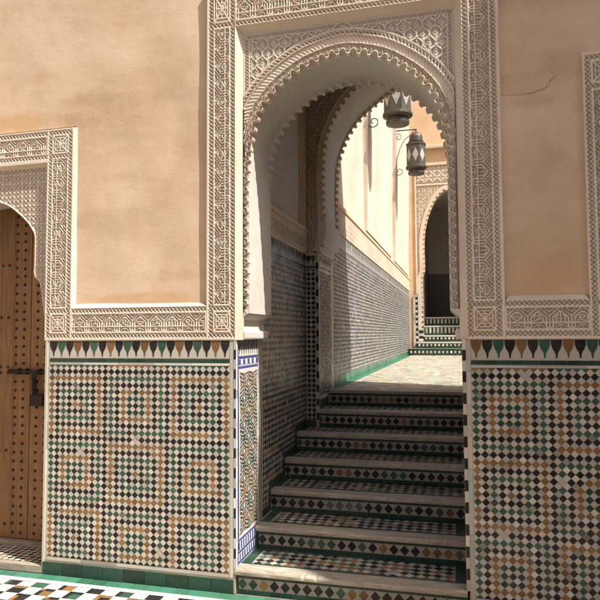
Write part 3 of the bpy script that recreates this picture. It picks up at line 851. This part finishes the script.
DA = Arch(DC, [(.60, 1.62), (.588, 1.72), (.565, 1.85), (.55, 1.94), (.530, 2.035), (.486, 2.085), (.484, 2.2), (.484, 2.36), (.467, 2.41), (.418, 2.478), (.348, 2.54), (.26, 2.603), (.171, 2.640), (.08, 2.662), (0, 2.667)])
def lat_fn(X, Z):
    h = (lattice(X, Z)-1)*.012
    d = DA.dist(X, Z); return np.where(d < .012, .003, h)
plane_relief('lattice_spandrel', M_stucco, dw, -2.638, -1.462, 1.6, ZDI-.022, lat_fn, facade_at(RC), res=.0036, mask=lambda X, Z: DA.dist(X, Z) > .002)
soffit('arch_soffit', M_grey, dw, DA, 0.004, RC-.003, .372)
b = MB(); b.box(-1.44, -1.425, .012, .372, .02, 1.62); b.box(-2.675, -2.66, .012, .372, .02, 1.62); b.build('door_reveal', M_sill, dw)
b = MB(); arch_wall(b, DA, .374, -2.7, -1.40, 2.9, flip=True, d=0.002); 

th = thing('door_threshold', 'low tiled threshold with pale stone edge below the studded door', 'threshold', (DC, .18, 0))
b = MB(); b.box(-2.66, -1.426, 0.0, .05, 0.0, 0.052, (.95, .93, .88)); b.build('stone_edge', M_stone, th, bevel=.004)
b = MB(); b.box(-2.66, -1.426, .31, .366, 0.0, 0.085, (.85, .8, .74)); b.build('door_sill', M_stone, th, bevel=.004)
m_ = Mosaic((-2.66, .051, .048), (1, 0, 0), (0, 1, 0)); m_.base(0, 1.234, 0, .258); m_.diamonds(0, 1.234, 0.0, .258, .052, lambda i, j: random.choice([BLACK, BLACK, GREEN, OCHRE]), b=.040)
m_.build('tile_field', M_floor_tile, th, tint=True)

door = thing('wooden_door', 'tall brown cedar door with rows of iron studs and black bolt', 'door', (DC, .40, 0.05))
YD = .37
b = MB(); xs = [-2.66]
seam = -1.842
edges = [-2.66, -2.52, -2.38, -2.26, -2.12, -2.00, seam-.145, seam-.002, seam+.002, seam+.135, seam+.25, -1.425]
for a, c in zip(edges[:-1], edges[1:]):
    if c-a < .01: continue
    f = random.uniform(.72, 1.1); b.box(a+.0012, c-.0012, YD+random.uniform(0, .002), YD+.05, .085, 2.75, (f, f*.97, f*.93))
b.build('door_planks', M_wood, door, bevel=.0025)
b = MB(); b.box(-2.66, -1.426, YD+.045, YD+.06, .085, 2.75, (.15, .12, .1)); b.build('door_back', M_wood, door)
b = MB(); b.lathe([(0.0001, 0), (.0115, .0), (.0105, .005), (.006, .009), (.0008, .0105)], 0, 0, 0, 10)
stud_me = b.build('stud', M_stud, None, smooth=True)
pos = []
cols_ = [seam-.135, seam-.062, seam+.062, seam+.135, seam+.205]
for ci, x in enumerate(cols_[:4]):
    z = .13
    while z < 2.62:
        zz = z+.006*random.uniform(-1, 1)
        if not (ci == 3 and zz > 2.1) and not (ci == 2 and zz > 2.42): pos.append((x+.003*random.uniform(-1, 1), zz))
        z += .0685
for zr in (.19, .755, 1.36, 1.405, 1.795, 2.21):
    for x in np.arange(seam-.80, seam-.16, .066): pos.append((float(x)+.003*random.uniform(-1, 1), zr))
pos.sort(key=lambda p: (p[0] < -2.12, abs(p[1]-1.3)))
rest = MB(); first = True
for i, (x, z) in enumerate(pos):
    if i < 98:
        o_ = stud_me if first else stud_me.copy()
        if not first: COL.objects.link(o_)
        first = False
        o_.location = (x, YD-.0005, z); o_.rotation_euler = (math.radians(90), 0, 0)
        attach(o_, door)
    else:
        V = []; F = []
        for (rr, yy) in ((.0115, 0), (.0105, .005), (.006, .009)):
            V += [(x+rr*math.cos(2*math.pi*q/8), YD-.0005-yy, z+rr*math.sin(2*math.pi*q/8)) for q in range(8)]
        for k in range(2): F += [(k*8+q, (k+1)*8+q, (k+1)*8+(q+1) % 8, k*8+(q+1) % 8) for q in range(8)]
        F.append([16+q for q in range(7, -1, -1)]); rest.add(V, F)
tag(rest.build('studs', M_stud, door), kind='stuff')
# bolt and hasp
bt = MB(); zb = 1.372
bt.tube([(seam-.16, YD-.022, zb), (seam+.20, YD-.022, zb)], .012, 10)
bt.lathe([(.001, -.02), (.016, -.016), (.02, 0), (.016, .016), (.001, .02)], seam-.165, YD-.022, zb, 12)
for x in (seam-.09, seam-.02, seam+.10): bt.box(x-.012, x+.012, YD-.037, YD, zb-.022, zb+.022)
bolt = bt.build('bolt', M_iron, door, bevel=.002)
hs = MB(); hs.prism([(seam+.055, zb+.012), (seam+.045, zb-.03), (seam+.052, zb-.2), (seam+.095, zb-.2), (seam+.088, zb-.03), (seam+.10, zb+.012)], 'y', YD-.045, YD-.034)
hs.box(seam+.04, seam+.155, YD-.05, YD-.001, zb-.262, zb-.175)
hs.tube([(seam+.07, YD-.052, zb-.05), (seam+.078, YD-.060, zb-.1), (seam+.075, YD-.052, zb-.17)], .007, 8)
hs.build('hasp', M_iron, bolt, bevel=.003)

# right neighbouring frame, cut by the picture's edge
rf = thing('door_surround', 'carved stucco frame at the far right edge, in shade', 'doorway', (2.24, 0, ZW))
rg = [('g', 2.147, 2.178, 1.63, 3.25, 'v'), ('g', 2.316, 2.346, 1.63, 3.25, 'v'), ('b', 2.186, 2.31, 1.672, 1.798, 0), ('b', 2.186, 2.31, 3.09, 3.214, 0), ('p', 2.186, 2.31, 1.846, 3.045, 'right')]
for z in (1.632, 1.806, 3.052, 3.222): rg.append(('g', 2.147, 2.346, z, z+.031, 'h'))
plane_relief('carved_jamb_band', M_stucco, rf, 2.135, 2.36, ZW, 3.266, frame_fn(rg), facade_at(FACE))

# ================================================================== STAIRS
st = thing('staircase', 'seven dark stone edged steps with diamond tile risers climbing into the passage', 'staircase', (.72, 0, 0))
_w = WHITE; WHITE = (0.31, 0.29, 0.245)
def nosing(xa, xb, y0, z1, k):
    n_ = 90; xs = np.linspace(xa, xb, n_); prof = [(.105, -.037), (.0, -.037), (-.002, -.031), (-.003, -.012), (.003, -.003), (.012, 0), (.105, 0)]
    V = []; F = []; m_ = len(prof)
    for i, x in enumerate(xs):
        t = (x-xa)/(xb-xa); dish = -.006*math.sin(math.pi*t)**2
        wob = .0016*math.sin(23*x+k*3)+.0012*math.sin(61*x+k*7)
        chip = .006 if random.random() < .07 else 0.0
        for (py, pz) in prof:
            top = pz > -.02; fr = py < .02
            V.append((x, y0+py+(wob+chip*random.uniform(.3, 1) if fr and top else 0), z1+pz+(dish*(1 if py < .05 else .25) if top else 0)-(chip*.6 if fr and top else 0)))
    for i in range(n_-1):
        for q in range(m_): F.append((i*m_+q, i*m_+(q+1) % m_, (i+1)*m_+(q+1) % m_, (i+1)*m_+q))
    F.append(list(range(m_-1, -1, -1))); F.append([(n_-1)*m_+q for q in range(m_)])
    b = MB(); b.add(V, F, (1, .97, .92)); return b.build('step', M_stone, st)
for k in range(1, 8):
    y0 = (k-1)*G; z1 = k*R; xl = 0.004 if k < 6 else .124; xl = -0.03 if 3 <= k <= 5 else xl; xr = XR-.004 if k <= 2 else CHR
    xl2 = xl if k > 1 else -0.003
    if k == 6: xl = xl2 = .0
    step = nosing(xl2, xr, y0, z1, k)
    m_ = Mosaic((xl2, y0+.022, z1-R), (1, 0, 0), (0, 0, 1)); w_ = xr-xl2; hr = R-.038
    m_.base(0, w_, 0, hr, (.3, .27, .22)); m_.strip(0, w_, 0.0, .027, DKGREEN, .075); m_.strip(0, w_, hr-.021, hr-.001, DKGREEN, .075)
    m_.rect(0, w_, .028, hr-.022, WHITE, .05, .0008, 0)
    n_ = round((w_-.02)/.072); a = (w_-.02)/n_; zc = (.028+hr-.022)/2; hh = (hr-.05)/2*1.0; c = BLACK; run = 0
    for i in range(n_):
        if run == 0: c = random.choices([BLACK, OCHRE, GREEN, GREY, BROWN], [6, 2, 1.5, 1.2, .7 if k > 3 else 0.2])[0]; run = random.choice([1, 2, 2, 3]) if c == BLACK else random.choice([1, 2])
        run -= 1; u = .01+(i+.5)*a; m_.poly([(u-a*.44, zc), (u, zc-hh), (u+a*.44, zc), (u, zc+hh)], c)
    if k <= 2: m_.rect(0, .02, 0.028, hr-.022, DKGREEN)
    m_.build('riser_tiles', M_tile, step, tint=True)
    if k < 7:
        t_ = Mosaic((xl2, y0+.106, z1-.004), (1, 0, 0), (0, 1, 0), .003); d_ = G-.106+.022
        t_.base(0, w_, 0, d_, (.3, .27, .22)); t_.strip(0, w_, .002, .018, DKGREEN, .08); t_.strip(0, w_, d_-.03, d_, DKGREEN, .08); t_.strip(0, .07, .02, d_-.03, DKGREEN, .08, False)
        if k <= 2: t_.strip(w_-.07, w_, .02, d_-.03, DKGREEN, .08, False)
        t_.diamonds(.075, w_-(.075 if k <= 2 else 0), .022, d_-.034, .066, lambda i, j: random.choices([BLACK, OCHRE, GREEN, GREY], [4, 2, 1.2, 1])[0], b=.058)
        t_.build('tread_tiles', M_floor_tile, step, tint=True)
b = MB()
for k in range(1, 8):
    xr = XR-.01 if k <= 2 else CHR-.01
    b.box(-.02 if k < 6 else 0.11, xr, (k-1)*G+.024, 7*G, (k-1)*R-.0 if k > 1 else 0.0, k*R-.039)
    if k < 7: b.box(-.02 if k < 6 else .11, xr, (k-1)*G+.104, k*G+.02, k*R-.042, k*R-.006)
b.build('masonry', M_grey, st)

WHITE = _w
# landing / passage floor
lf = MB(); lf.box(-.2, 3.4, 6*G+.104, 12.5, .2, ZFL-.005, GROUT); tag(lf.build('passage_ground', M_floor_tile, tint=True), kind='structure')
lm = Mosaic((.10, 6*G+.106, ZFL-.004), (1, 0, 0), (0, 1, 0), .003)
lm.strip(0, 3.2, 0.002, .03, DKGREEN, .09)
LW = (0.50, 0.46, 0.38)
y = .034; j = 0
while y < 9.9:
    if y < 3.0: q = .085
    else: q = .085
    x = .10; i = 0
    while x < 2.4:
        c = LW if (i+j) % 2 else random.choices([BLACK, OCHRE, GREEN, GREY], [2, 3, 1.6, 2])[0]
        lm.rect(x, x+.083, y, y+q-.002, c, .12); x += .085; i += 1
    lm.rect(0, .095, y, y+q-.002, TURQ, .15)
    y += q; j += 1
tag(lm.build('passage_floor_mosaic', M_floor_tile, tint=True), kind='structure')

# ================================================================== CHAMBER over the stairs
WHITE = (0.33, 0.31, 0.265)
cl = thing('stair_wall', 'left wall of the dark stair chamber, tiled below grey plaster', 'wall', (-.05, 1.2, R))
b = MB(); b.box(-.5, -.008, .552, 2.66, 0, 4.4); b.build('plaster', M_grey, cl)
m_ = Mosaic((-.006, .56, 0), (0, 1, 0), (0, 0, 1)); w_ = Y_P2-.56; m_.base(0, w_, 0, 2.42)
def stairskip(u, v):
    yy = u+.56; k = int(yy//G)+1; return v < k*R+.05
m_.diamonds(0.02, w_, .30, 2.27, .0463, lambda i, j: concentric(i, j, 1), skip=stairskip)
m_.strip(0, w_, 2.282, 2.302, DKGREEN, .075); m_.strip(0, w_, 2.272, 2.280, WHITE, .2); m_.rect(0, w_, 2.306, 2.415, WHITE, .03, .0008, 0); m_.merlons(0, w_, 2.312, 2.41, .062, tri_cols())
m_.build('tile_dado', M_tile, cl, tint=True)
sk = Mosaic((-.006, 0, 0), (0, 1, 0), (0, 0, 1), .004)
for k in range(2, 6):
    ya, yb = max(.56, (k-1)*G), min(Y_P2, k*G)
    sk.strip(ya-.055 if k > 2 else ya, yb, k*R+.002, k*R+.06, DKGREEN, .09)
    if k > 2: sk.rect(ya-.055, ya, (k-1)*R+.06, k*R+.002, DKGREEN)
sk.build('stepped_skirting', M_tile, cl, tint=True)
def frieze_fn(u0, z0, z1):
    def fn(Y, Z):
        h = (sebka(Y, Z-z0, .075, .085)-1)*.026
        e = np.minimum(Z-z0, z1-Z); h = np.where(e < .012, .004, h)
        m = (e >= .012) & (e < .040); h = np.where(m, (guilloche(Y, e-.012, .028, .034)-1)*.010, h)
        return np.where((e >= .040) & (e < .046), 0, h)
    return fn
plane_relief('carved_frieze', M_stucco, cl, .57, Y_P2-.004, 2.42, 2.62, frieze_fn(0, 2.42, 2.62), leftwall_at(.006))
b = MB(); b.box(-.01, .022, .565, Y_P2-.002, 2.622, 2.665); b.build('ledge', M_sill, cl, bevel=.006)
b = MB()
for (ya, yb, d) in ((1.70, 1.74, .012), (1.76, 1.84, .02), (1.86, 1.925, .012)): b.box(-.01, d, ya, yb, 2.667, 4.38)
b.build('corner_moulding', M_stucco_tan, cl, bevel=.004)

cr = thing('stair_wall', 'right wall of the stair chamber, hidden behind the portal jamb', 'wall', (1.7, 1.2, R))
b = MB(); b.box(CHR, CHR+.5, .552, Y_P2B-.01, 0, 4.4); b.box(XR+.004, CHR+.5, .552, .56, 0, 1.7); b.build('plaster', M_grey, cr)
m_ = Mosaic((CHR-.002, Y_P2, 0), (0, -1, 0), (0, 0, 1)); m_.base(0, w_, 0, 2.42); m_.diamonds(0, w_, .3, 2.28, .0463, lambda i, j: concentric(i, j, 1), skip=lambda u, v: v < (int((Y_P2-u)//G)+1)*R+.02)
m_.build('tile_dado', M_tile, cr, tint=True)
b = MB(); b.box(-.5, CHR+.3, .555, Y_ROOF, 4.4, 4.75); tag(b.build('chamber_ceiling', M_grey), kind='structure')

# ================================================================== INNER ARCH
ia = thing('inner_arch', 'second scalloped horseshoe arch in shadow at the top of the stairs', 'archway', (.8, 2.3, 5*R))
IN = Arch(1.0, [(.855, 2.42), (.825, 2.5), (.808, 2.62), (.803, 2.75), (.812, 3.08), (.797, 3.42), (.745, 3.61), (.665, 3.775), (.55, 3.925), (.44, 4.02), (.34, 4.095), (.2, 4.185), (0, 4.25)])
def inner_h(T_, D, per, din):
    e = D-din; rim = 1-sst(.004, .008, np.abs(e-.004)); ph = (T_/per) % 1
    dots = np.clip(np.cos(2*np.pi*ph*2+np.pi)*np.cos(2*np.pi*D/.022), 0, 1)
    h = (np.maximum(rim, .7*dots)-1)*.011
    return np.where(D > .07, .001, h)
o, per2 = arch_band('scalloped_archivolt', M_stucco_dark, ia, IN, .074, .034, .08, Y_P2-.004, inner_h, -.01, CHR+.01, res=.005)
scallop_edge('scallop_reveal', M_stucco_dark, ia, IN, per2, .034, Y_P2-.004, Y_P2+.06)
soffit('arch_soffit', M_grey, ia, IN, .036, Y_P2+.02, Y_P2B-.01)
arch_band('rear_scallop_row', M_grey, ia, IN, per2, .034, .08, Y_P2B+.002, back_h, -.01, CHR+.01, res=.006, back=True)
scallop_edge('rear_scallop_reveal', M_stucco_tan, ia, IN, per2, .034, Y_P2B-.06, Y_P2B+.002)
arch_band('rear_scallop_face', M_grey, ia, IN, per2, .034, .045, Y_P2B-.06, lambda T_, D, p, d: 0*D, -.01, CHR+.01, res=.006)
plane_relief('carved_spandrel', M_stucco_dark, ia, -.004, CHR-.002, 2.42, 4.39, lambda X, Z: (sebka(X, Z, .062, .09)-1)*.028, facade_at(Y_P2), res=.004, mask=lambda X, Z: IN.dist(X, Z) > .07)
b = MB(); arch_wall(b, IN, Y_P2B, -.1, CHR+.3, 4.75, flip=True, d=.04); b.box(-.1, CHR+.3, Y_P2B-.3, Y_P2B-.01, 4.34, 4.74); b.build('rear_face', M_passwall, ia)
b = MB(); b.box(CHR-.06, CHR+.3, Y_P2B+.004, 2.665, ZFL-.1, 4.74); b.build('right_pier', M_passwall, ia)
for s_ in (0, 1):
    xa, xb = ((-.004, .118) if s_ == 0 else (1.882, CHR-.002))
    b = MB(); b.box(xa-.0, xb-.003, Y_P2+.004, Y_P2B, 4*R, 2.43, GROUT); pier = b.build('pier', M_tile, ia, tint=True)
    m_ = Mosaic((xa, Y_P2+.002, 0), (1, 0, 0), (0, 0, 1)); z0 = 5*R
    w2 = xb-xa
    es = (w2-.024, w2) if s_ == 0 else (0, .024); ds = (0.004, w2-.028) if s_ == 0 else (.028, w2-.004)
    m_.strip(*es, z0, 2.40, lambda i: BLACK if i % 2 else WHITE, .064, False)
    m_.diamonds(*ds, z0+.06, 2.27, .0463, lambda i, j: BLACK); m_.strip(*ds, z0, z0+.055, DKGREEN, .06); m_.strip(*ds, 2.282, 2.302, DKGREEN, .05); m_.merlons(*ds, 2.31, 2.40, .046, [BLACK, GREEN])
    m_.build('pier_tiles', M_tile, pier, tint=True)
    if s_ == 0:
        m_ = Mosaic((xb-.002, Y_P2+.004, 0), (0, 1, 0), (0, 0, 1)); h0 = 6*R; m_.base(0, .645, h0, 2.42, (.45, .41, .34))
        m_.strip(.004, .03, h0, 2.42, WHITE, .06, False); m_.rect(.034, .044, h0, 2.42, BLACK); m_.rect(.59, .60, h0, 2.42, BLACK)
        m_.merlons(.05, .58, 2.32, 2.41, .05, [BLACK, OCHRE]); m_.rect(.05, .58, 2.29, 2.305, BLACK)
        star_panel(m_, .06, .58, h0+.12, 2.27); m_.strip(.05, .64, h0, h0+.09, DKGREEN, .09)
        m_.build('star_panel', M_tile, pier, tint=True)
for sx in (-1, 1):
    prof = [(.885, 2.425), (.868, 2.425), (.864, 2.47), (.84, 2.50), (.815, 2.57), (.806, 2.62), (.804, 2.74), (.86, 2.74), (.885, 2.74)]
    poly = [(1.0+sx*u, z) for u, z in prof]
    if sx > 0: poly = poly[::-1]
    b = MB(); b.prism(poly, 'y', Y_P2-.006, Y_P2B-.004); b.build('corbel', M_grey, ia, bevel=.004)

WHITE = _w
# ================================================================== OPEN PASSAGE
XP = .10; YE = 13.0
pw = thing('passage_wall', 'long sunlit left wall of the open passage, tiled below pale plaster', 'wall', (XP, 7.5, ZFL))
b = MB(); b.box(-.4, XP, Y_P2B+.004, YE+.6, 0, 9.5); b.build('plaster', M_passwall, pw)
b = MB()
for (ya, yb) in ((5.0, 8.3), (8.95, 12.3)):
    b.add([(XP-.01, ya, 3.14), (XP+.045, ya, 3.14), (XP+.045, yb, 3.14), (XP-.01, yb, 3.14), (XP-.01, ya+.0, 9.4), (XP+.17, ya, 9.4), (XP+.17, yb, 9.4), (XP-.01, yb, 9.4)],
          [(0, 3, 2, 1), (4, 5, 6, 7), (0, 1, 5, 4), (1, 2, 6, 5), (2, 3, 7, 6)])
b.build('pilaster', M_passwall, pw)
m_ = Mosaic((XP+.002, Y_P2B, 0), (0, 1, 0), (0, 0, 1)); w_ = YE-Y_P2B-.01
m_.base(0, w_, ZFL, 2.78); m_.strip(0, w_, ZFL, ZFL+.095, TURQ, .14)
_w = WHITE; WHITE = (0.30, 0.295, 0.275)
def passcol(i, j):
    c = random.choices([BLACK, DKGREEN, BLUE, GREY, OCHRE], [5.5, 3, 0.5, 2, 0.8])[0]
    if abs((i % 60)-30) < 3 and (j//5) % 2: return random.choice([BLUE, OCHRE])
    return c
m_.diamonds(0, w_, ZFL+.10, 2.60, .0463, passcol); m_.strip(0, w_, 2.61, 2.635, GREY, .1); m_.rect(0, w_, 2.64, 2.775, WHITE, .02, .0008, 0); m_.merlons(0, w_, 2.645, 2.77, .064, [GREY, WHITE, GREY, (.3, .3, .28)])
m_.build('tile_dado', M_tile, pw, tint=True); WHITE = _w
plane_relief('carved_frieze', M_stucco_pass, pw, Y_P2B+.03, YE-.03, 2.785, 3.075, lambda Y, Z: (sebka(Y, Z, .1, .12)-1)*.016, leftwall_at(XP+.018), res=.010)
b = MB(); b.box(XP-.01, XP+.03, Y_P2B+.01, YE-.01, 3.08, 3.13); b.build('ledge', M_ochrewall, pw, bevel=.006)

ew = thing('end_wall', 'far ochre wall with carved doorway closing the passage', 'wall', (1.1, YE, ZFL))
EA = Arch(1.13, [(.66, 1.75), (.66, 2.6), (.665, 3.1), (.60, 3.35), (.605, 3.9), (.585, 4.3), (.50, 4.72), (.34, 5.12), (.17, 5.36), (0, 5.47)])
b = MB(); arch_wall(b, EA, YE, .09, 3.4, 6.3, d=0.0); b.box(.09, .46, YE, YE+.3, ZFL-.1, 1.749); b.box(.10, 3.4, YE-.0, YE+.3, 6.3, 9.5); b.build('plaster', M_ochrewall, ew)
b = MB(); b.box(.24, 2.02, YE-.05, YE-.004, 6.16, 6.24); b.box(.28, .33, YE-.03, YE-.003, 2.7, 6.16); b.box(1.93, 1.98, YE-.03, YE-.003, 2.7, 6.16); b.box(.335, 1.925, YE-.025, YE-.003, 5.62, 5.68); b.box(.10, 2.2, YE-.12, YE-.004, 6.62, 6.70)
b.build('door_frame_moulding', M_sill, ew, bevel=.01)
plane_relief('carved_frieze', M_sill, ew, .34, 1.92, 5.70, 6.14, lambda X, Z: (lattice(X, Z, .11)-1)*.025, facade_at(YE-.02), res=.02)
plane_relief('carved_spandrel', M_sill, ew, .34, 1.92, 2.8, 5.6, lambda X, Z: (sebka(X, Z, .16, .2)-1)*.02, facade_at(YE-.018), res=.018, mask=lambda X, Z: EA.dist(X, Z) > .12)
o, per3 = arch_band('scalloped_archivolt', M_sill, ew, EA, .13, .05, .14, YE-.03, lambda T_, D, p, d: 0*D, .2, 2.1, res=.012)
scallop_edge('scallop_reveal', M_grey, ew, EA, per3, .05, YE-.03, YE+.06)
soffit('arch_soffit', M_grey, ew, EA, .052, YE+.02, YE+.55)
m_ = Mosaic((.20, YE-.02, 0), (1, 0, 0), (0, 0, 1)); m_.base(0, .27, ZFL, 2.70)
m_.strip(0, .06, ZFL, 2.7, WHITE, .1, False); m_.strip(.065, .125, ZFL, 2.7, lambda i: BLACK if i % 2 else WHITE, .07, False); m_.strip(.15, .26, ZFL, 2.7, lambda i: WHITE if i % 2 else BLACK, .07, False)
m_.build('chequered_edge', M_tile, ew, tint=True)
b = MB(); b.box(.46, .472, YE+.05, 16.4, 1.7, 3.55, (.15, .14, .125)); b.box(.47, 1.80, 16.47, 16.499, 1.7, 3.55, (.15, .14, .125)); b.build('vestibule_dado', M_tile, ew, tint=True)
b = MB(); b.box(.2, .45, YE+.56, 16.5, 1.2, 7); b.box(.1, 3.4, 16.5, 16.7, 1.2, 7); b.box(1.80, 3.4, YE+.02, 16.5, 1.2, 7); b.box(.1, 3.4, YE+.03, 16.6, 5.6, 5.8)
b.build('inner_vestibule', M_grey, ew)

es = thing('end_steps', 'small flight of banded tile steps below the far doorway', 'steps', (1.1, 12.4, ZFL))
ys = [12.25, 12.62, 12.98, 13.3, 13.62]; zs = [1.265, 1.435, 1.605, 1.86, 2.10]; zl = ZFL
for i, (ya, zt) in enumerate(zip(ys, zs)):
    xl = .115 if i < 1 else (.30 if i < 2 else .455); ye = ys[i+1]+.03 if i < 4 else 16.4
    b = MB(); b.box(xl, 2.6 if i < 2 else 1.80, ya+.004, ye, ZFL-.01, zt-.002, (.8, .78, .7)); s_ = b.build('step', M_stone, es)
    m_ = Mosaic((xl, ya, 0), (1, 0, 0), (0, 0, 1)); w_ = (2.6 if i < 2 else 1.8)-xl; h = zt-zl
    m_.base(0, w_, zl, zt, DKGREEN); m_.rect(0, w_, zl, zl+.045, DKGREEN); m_.strip(0, w_, zl+.058, zt-.056, lambda q: (.45, .42, .34) if q % 2 else random.choice([BLACK, BLACK, DKGREEN, DKGREEN]), .05); m_.rect(0, w_, zt-.04, zt, (.45, .43, .36) if i else DKGREEN)
    m_.build('riser_tiles', M_tile, s_, tint=True); zl = zt
pr = MB(); pr.box(3.15, 3.4, Y_ROOF, YE, ZFL, 1.75); tag(pr.build('parapet', M_passwall), 'low pale parapet on the open right side of the passage', 'parapet')

# ================================================================== LANTERNS
def bracket(yw, zt, xl, label):
    b = MB(); x0 = XP+.05; y = yw
    b.tube([(x0-.06, y, zt), (xl+.02, y, zt)], .012, 8); b.tube([(x0, y, zt+.06), (x0, y, zt-.95)], .012, 8)
    def scroll(cx, cz, r0, r1, a0, a1, n_=22):
        return [(cx+(r0+(r1-r0)*i/n_)*math.cos(a0+(a1-a0)*i/n_), y, cz+(r0+(r1-r0)*i/n_)*math.sin(a0+(a1-a0)*i/n_)) for i in range(n_+1)]
    b.tube(scroll(x0+.09, zt-.14, .085, .02, math.pi, -1.5*math.pi), .007, 6)
    b.tube([(xl-.03, y, zt-.01), (xl-.10, y, zt-.10), (x0+.22, y, zt-.20), (x0+.13, y, zt-.36), (x0+.05, y, zt-.62), (x0+.01, y, zt-.72)], .007, 6)
    b.tube(scroll(x0+.10, zt-.86, .095, .02, math.pi, 3.4*math.pi), .007, 6)
    o = b.build('lantern_bracket', M_iron, smooth=True)
    return tag(o, label, 'bracket', 'scrolled iron lantern brackets')
def lantern(x, y, zb, label):
    t = thing('lantern', label, 'lantern', (x, y, zb), 'hanging tin lanterns of the passage')
    r = .215
    b = MB(); b.lathe([(.10, .0), (.165, .01), (.17, .05), (.145, .075), (.145, .09), (.19, .11), (r, .13), (r, .165), (r-.012, .175)], x, y, zb, 24); b.build('base', M_tin, t)
    b = MB(); b.lathe([(r-.012, .17), (r-.012, .60), (r, .605), (r, .635), (r-.02, .645)], x, y, zb, 8, rot=.5); body = b.build('body', M_tin, t)
    g = MB(); ap = (r-.012)*math.cos(math.pi/8)+.003
    for q in range(8):
        a = 2*math.pi*(q+1)/8; ca, sa = math.cos(a), math.sin(a)
        def P(tn, z): return (x+ca*ap-sa*tn, y+sa*ap+ca*tn, zb+z)
        g.add([P(0, .24), P(.062, .385), P(0, .53), P(-.062, .385)], [(0, 1, 2, 3)])
    g.build('diamond_pane', M_glass, body)
    b = MB(); b.lathe([(r-.02, .645), (.18, .655), (.145, .662), (.14, .675), (.155, .685), (.155, .70), (.138, .708), (.136, .79), (.122, .835), (.085, .872), (.02, .89)], x, y, zb, 16); b.build('cap', M_tin, t, smooth=False)
    b = MB(); b.tube([(x, y, zb+.885), (x, y, zb+.955)], .008, 6)
    b.tube([(x+.02*math.cos(a), y, zb+.915+.02*math.sin(a)) for a in np.linspace(0, 2*math.pi, 11)], .005, 6); b.build('hook', M_iron, t)
    return t
bracket(5.05, 5.60, .60, 'upper scrolled iron bracket partly hidden behind the inner arch'); lantern(.60, 5.05, 4.655, 'nearer tin lantern seen from below, its top hidden by the arch')
bracket(9.0, 5.88, .60, 'scrolled iron bracket on the sunlit wall carrying the far lantern'); lantern(.60, 9.0, 4.925, 'far tin lantern with domed cap and pale diamond panes, seen whole')

# ================================================================== unseen courtyard wings, placed and shaped for shade and bounce
rw = thing('unseen_courtyard_wing', 'unseen right wing of the courtyard, its raked end shaped to shade the facade', 'building', (6.5, -.6, 0))
b = MB(); b.prism([(-1.69, 0), (.03, 0), (.03, 10.2), (-1.14, 10.2), (-1.68, 7.0)], 'x', 5.2, 9.0); b.build('wall', M_ochrewall, rw)  # end raked so its shadow edge slants across the facade
fr = thing('unseen_courtyard_wing', 'unseen plastered wing added beyond the sun gap to shade the courtyard ground', 'building', (7, -6, 0))
b = MB(); b.box(5.2, 9.0, -9.0, -3.3, 0, 6.0); b.build('wall', M_ochrewall, fr)  # added out of view to shade the ground and cut its bounce
lw = thing('unseen_courtyard_wing', 'unseen left plastered wing added to bounce sunlight onto the facade', 'building', (-7.4, -5, 0))
b = MB(); b.box(-7.9, -7.0, -9.0, .03, 0, 4.6); b.build('wall', M_ochrewall, lw)  # added out of view as a sunlit wall giving warm bounce
bw = thing('unseen_courtyard_wing', 'unseen plastered wall added behind the viewer for bounced light', 'building', (0, -9.3, 0))
b = MB(); b.box(-7.9, 9.0, -9.9, -9.0, 0, 3.6); b.build('wall', M_ochrewall, bw)  # added with the left wing to enclose the court and bounce light
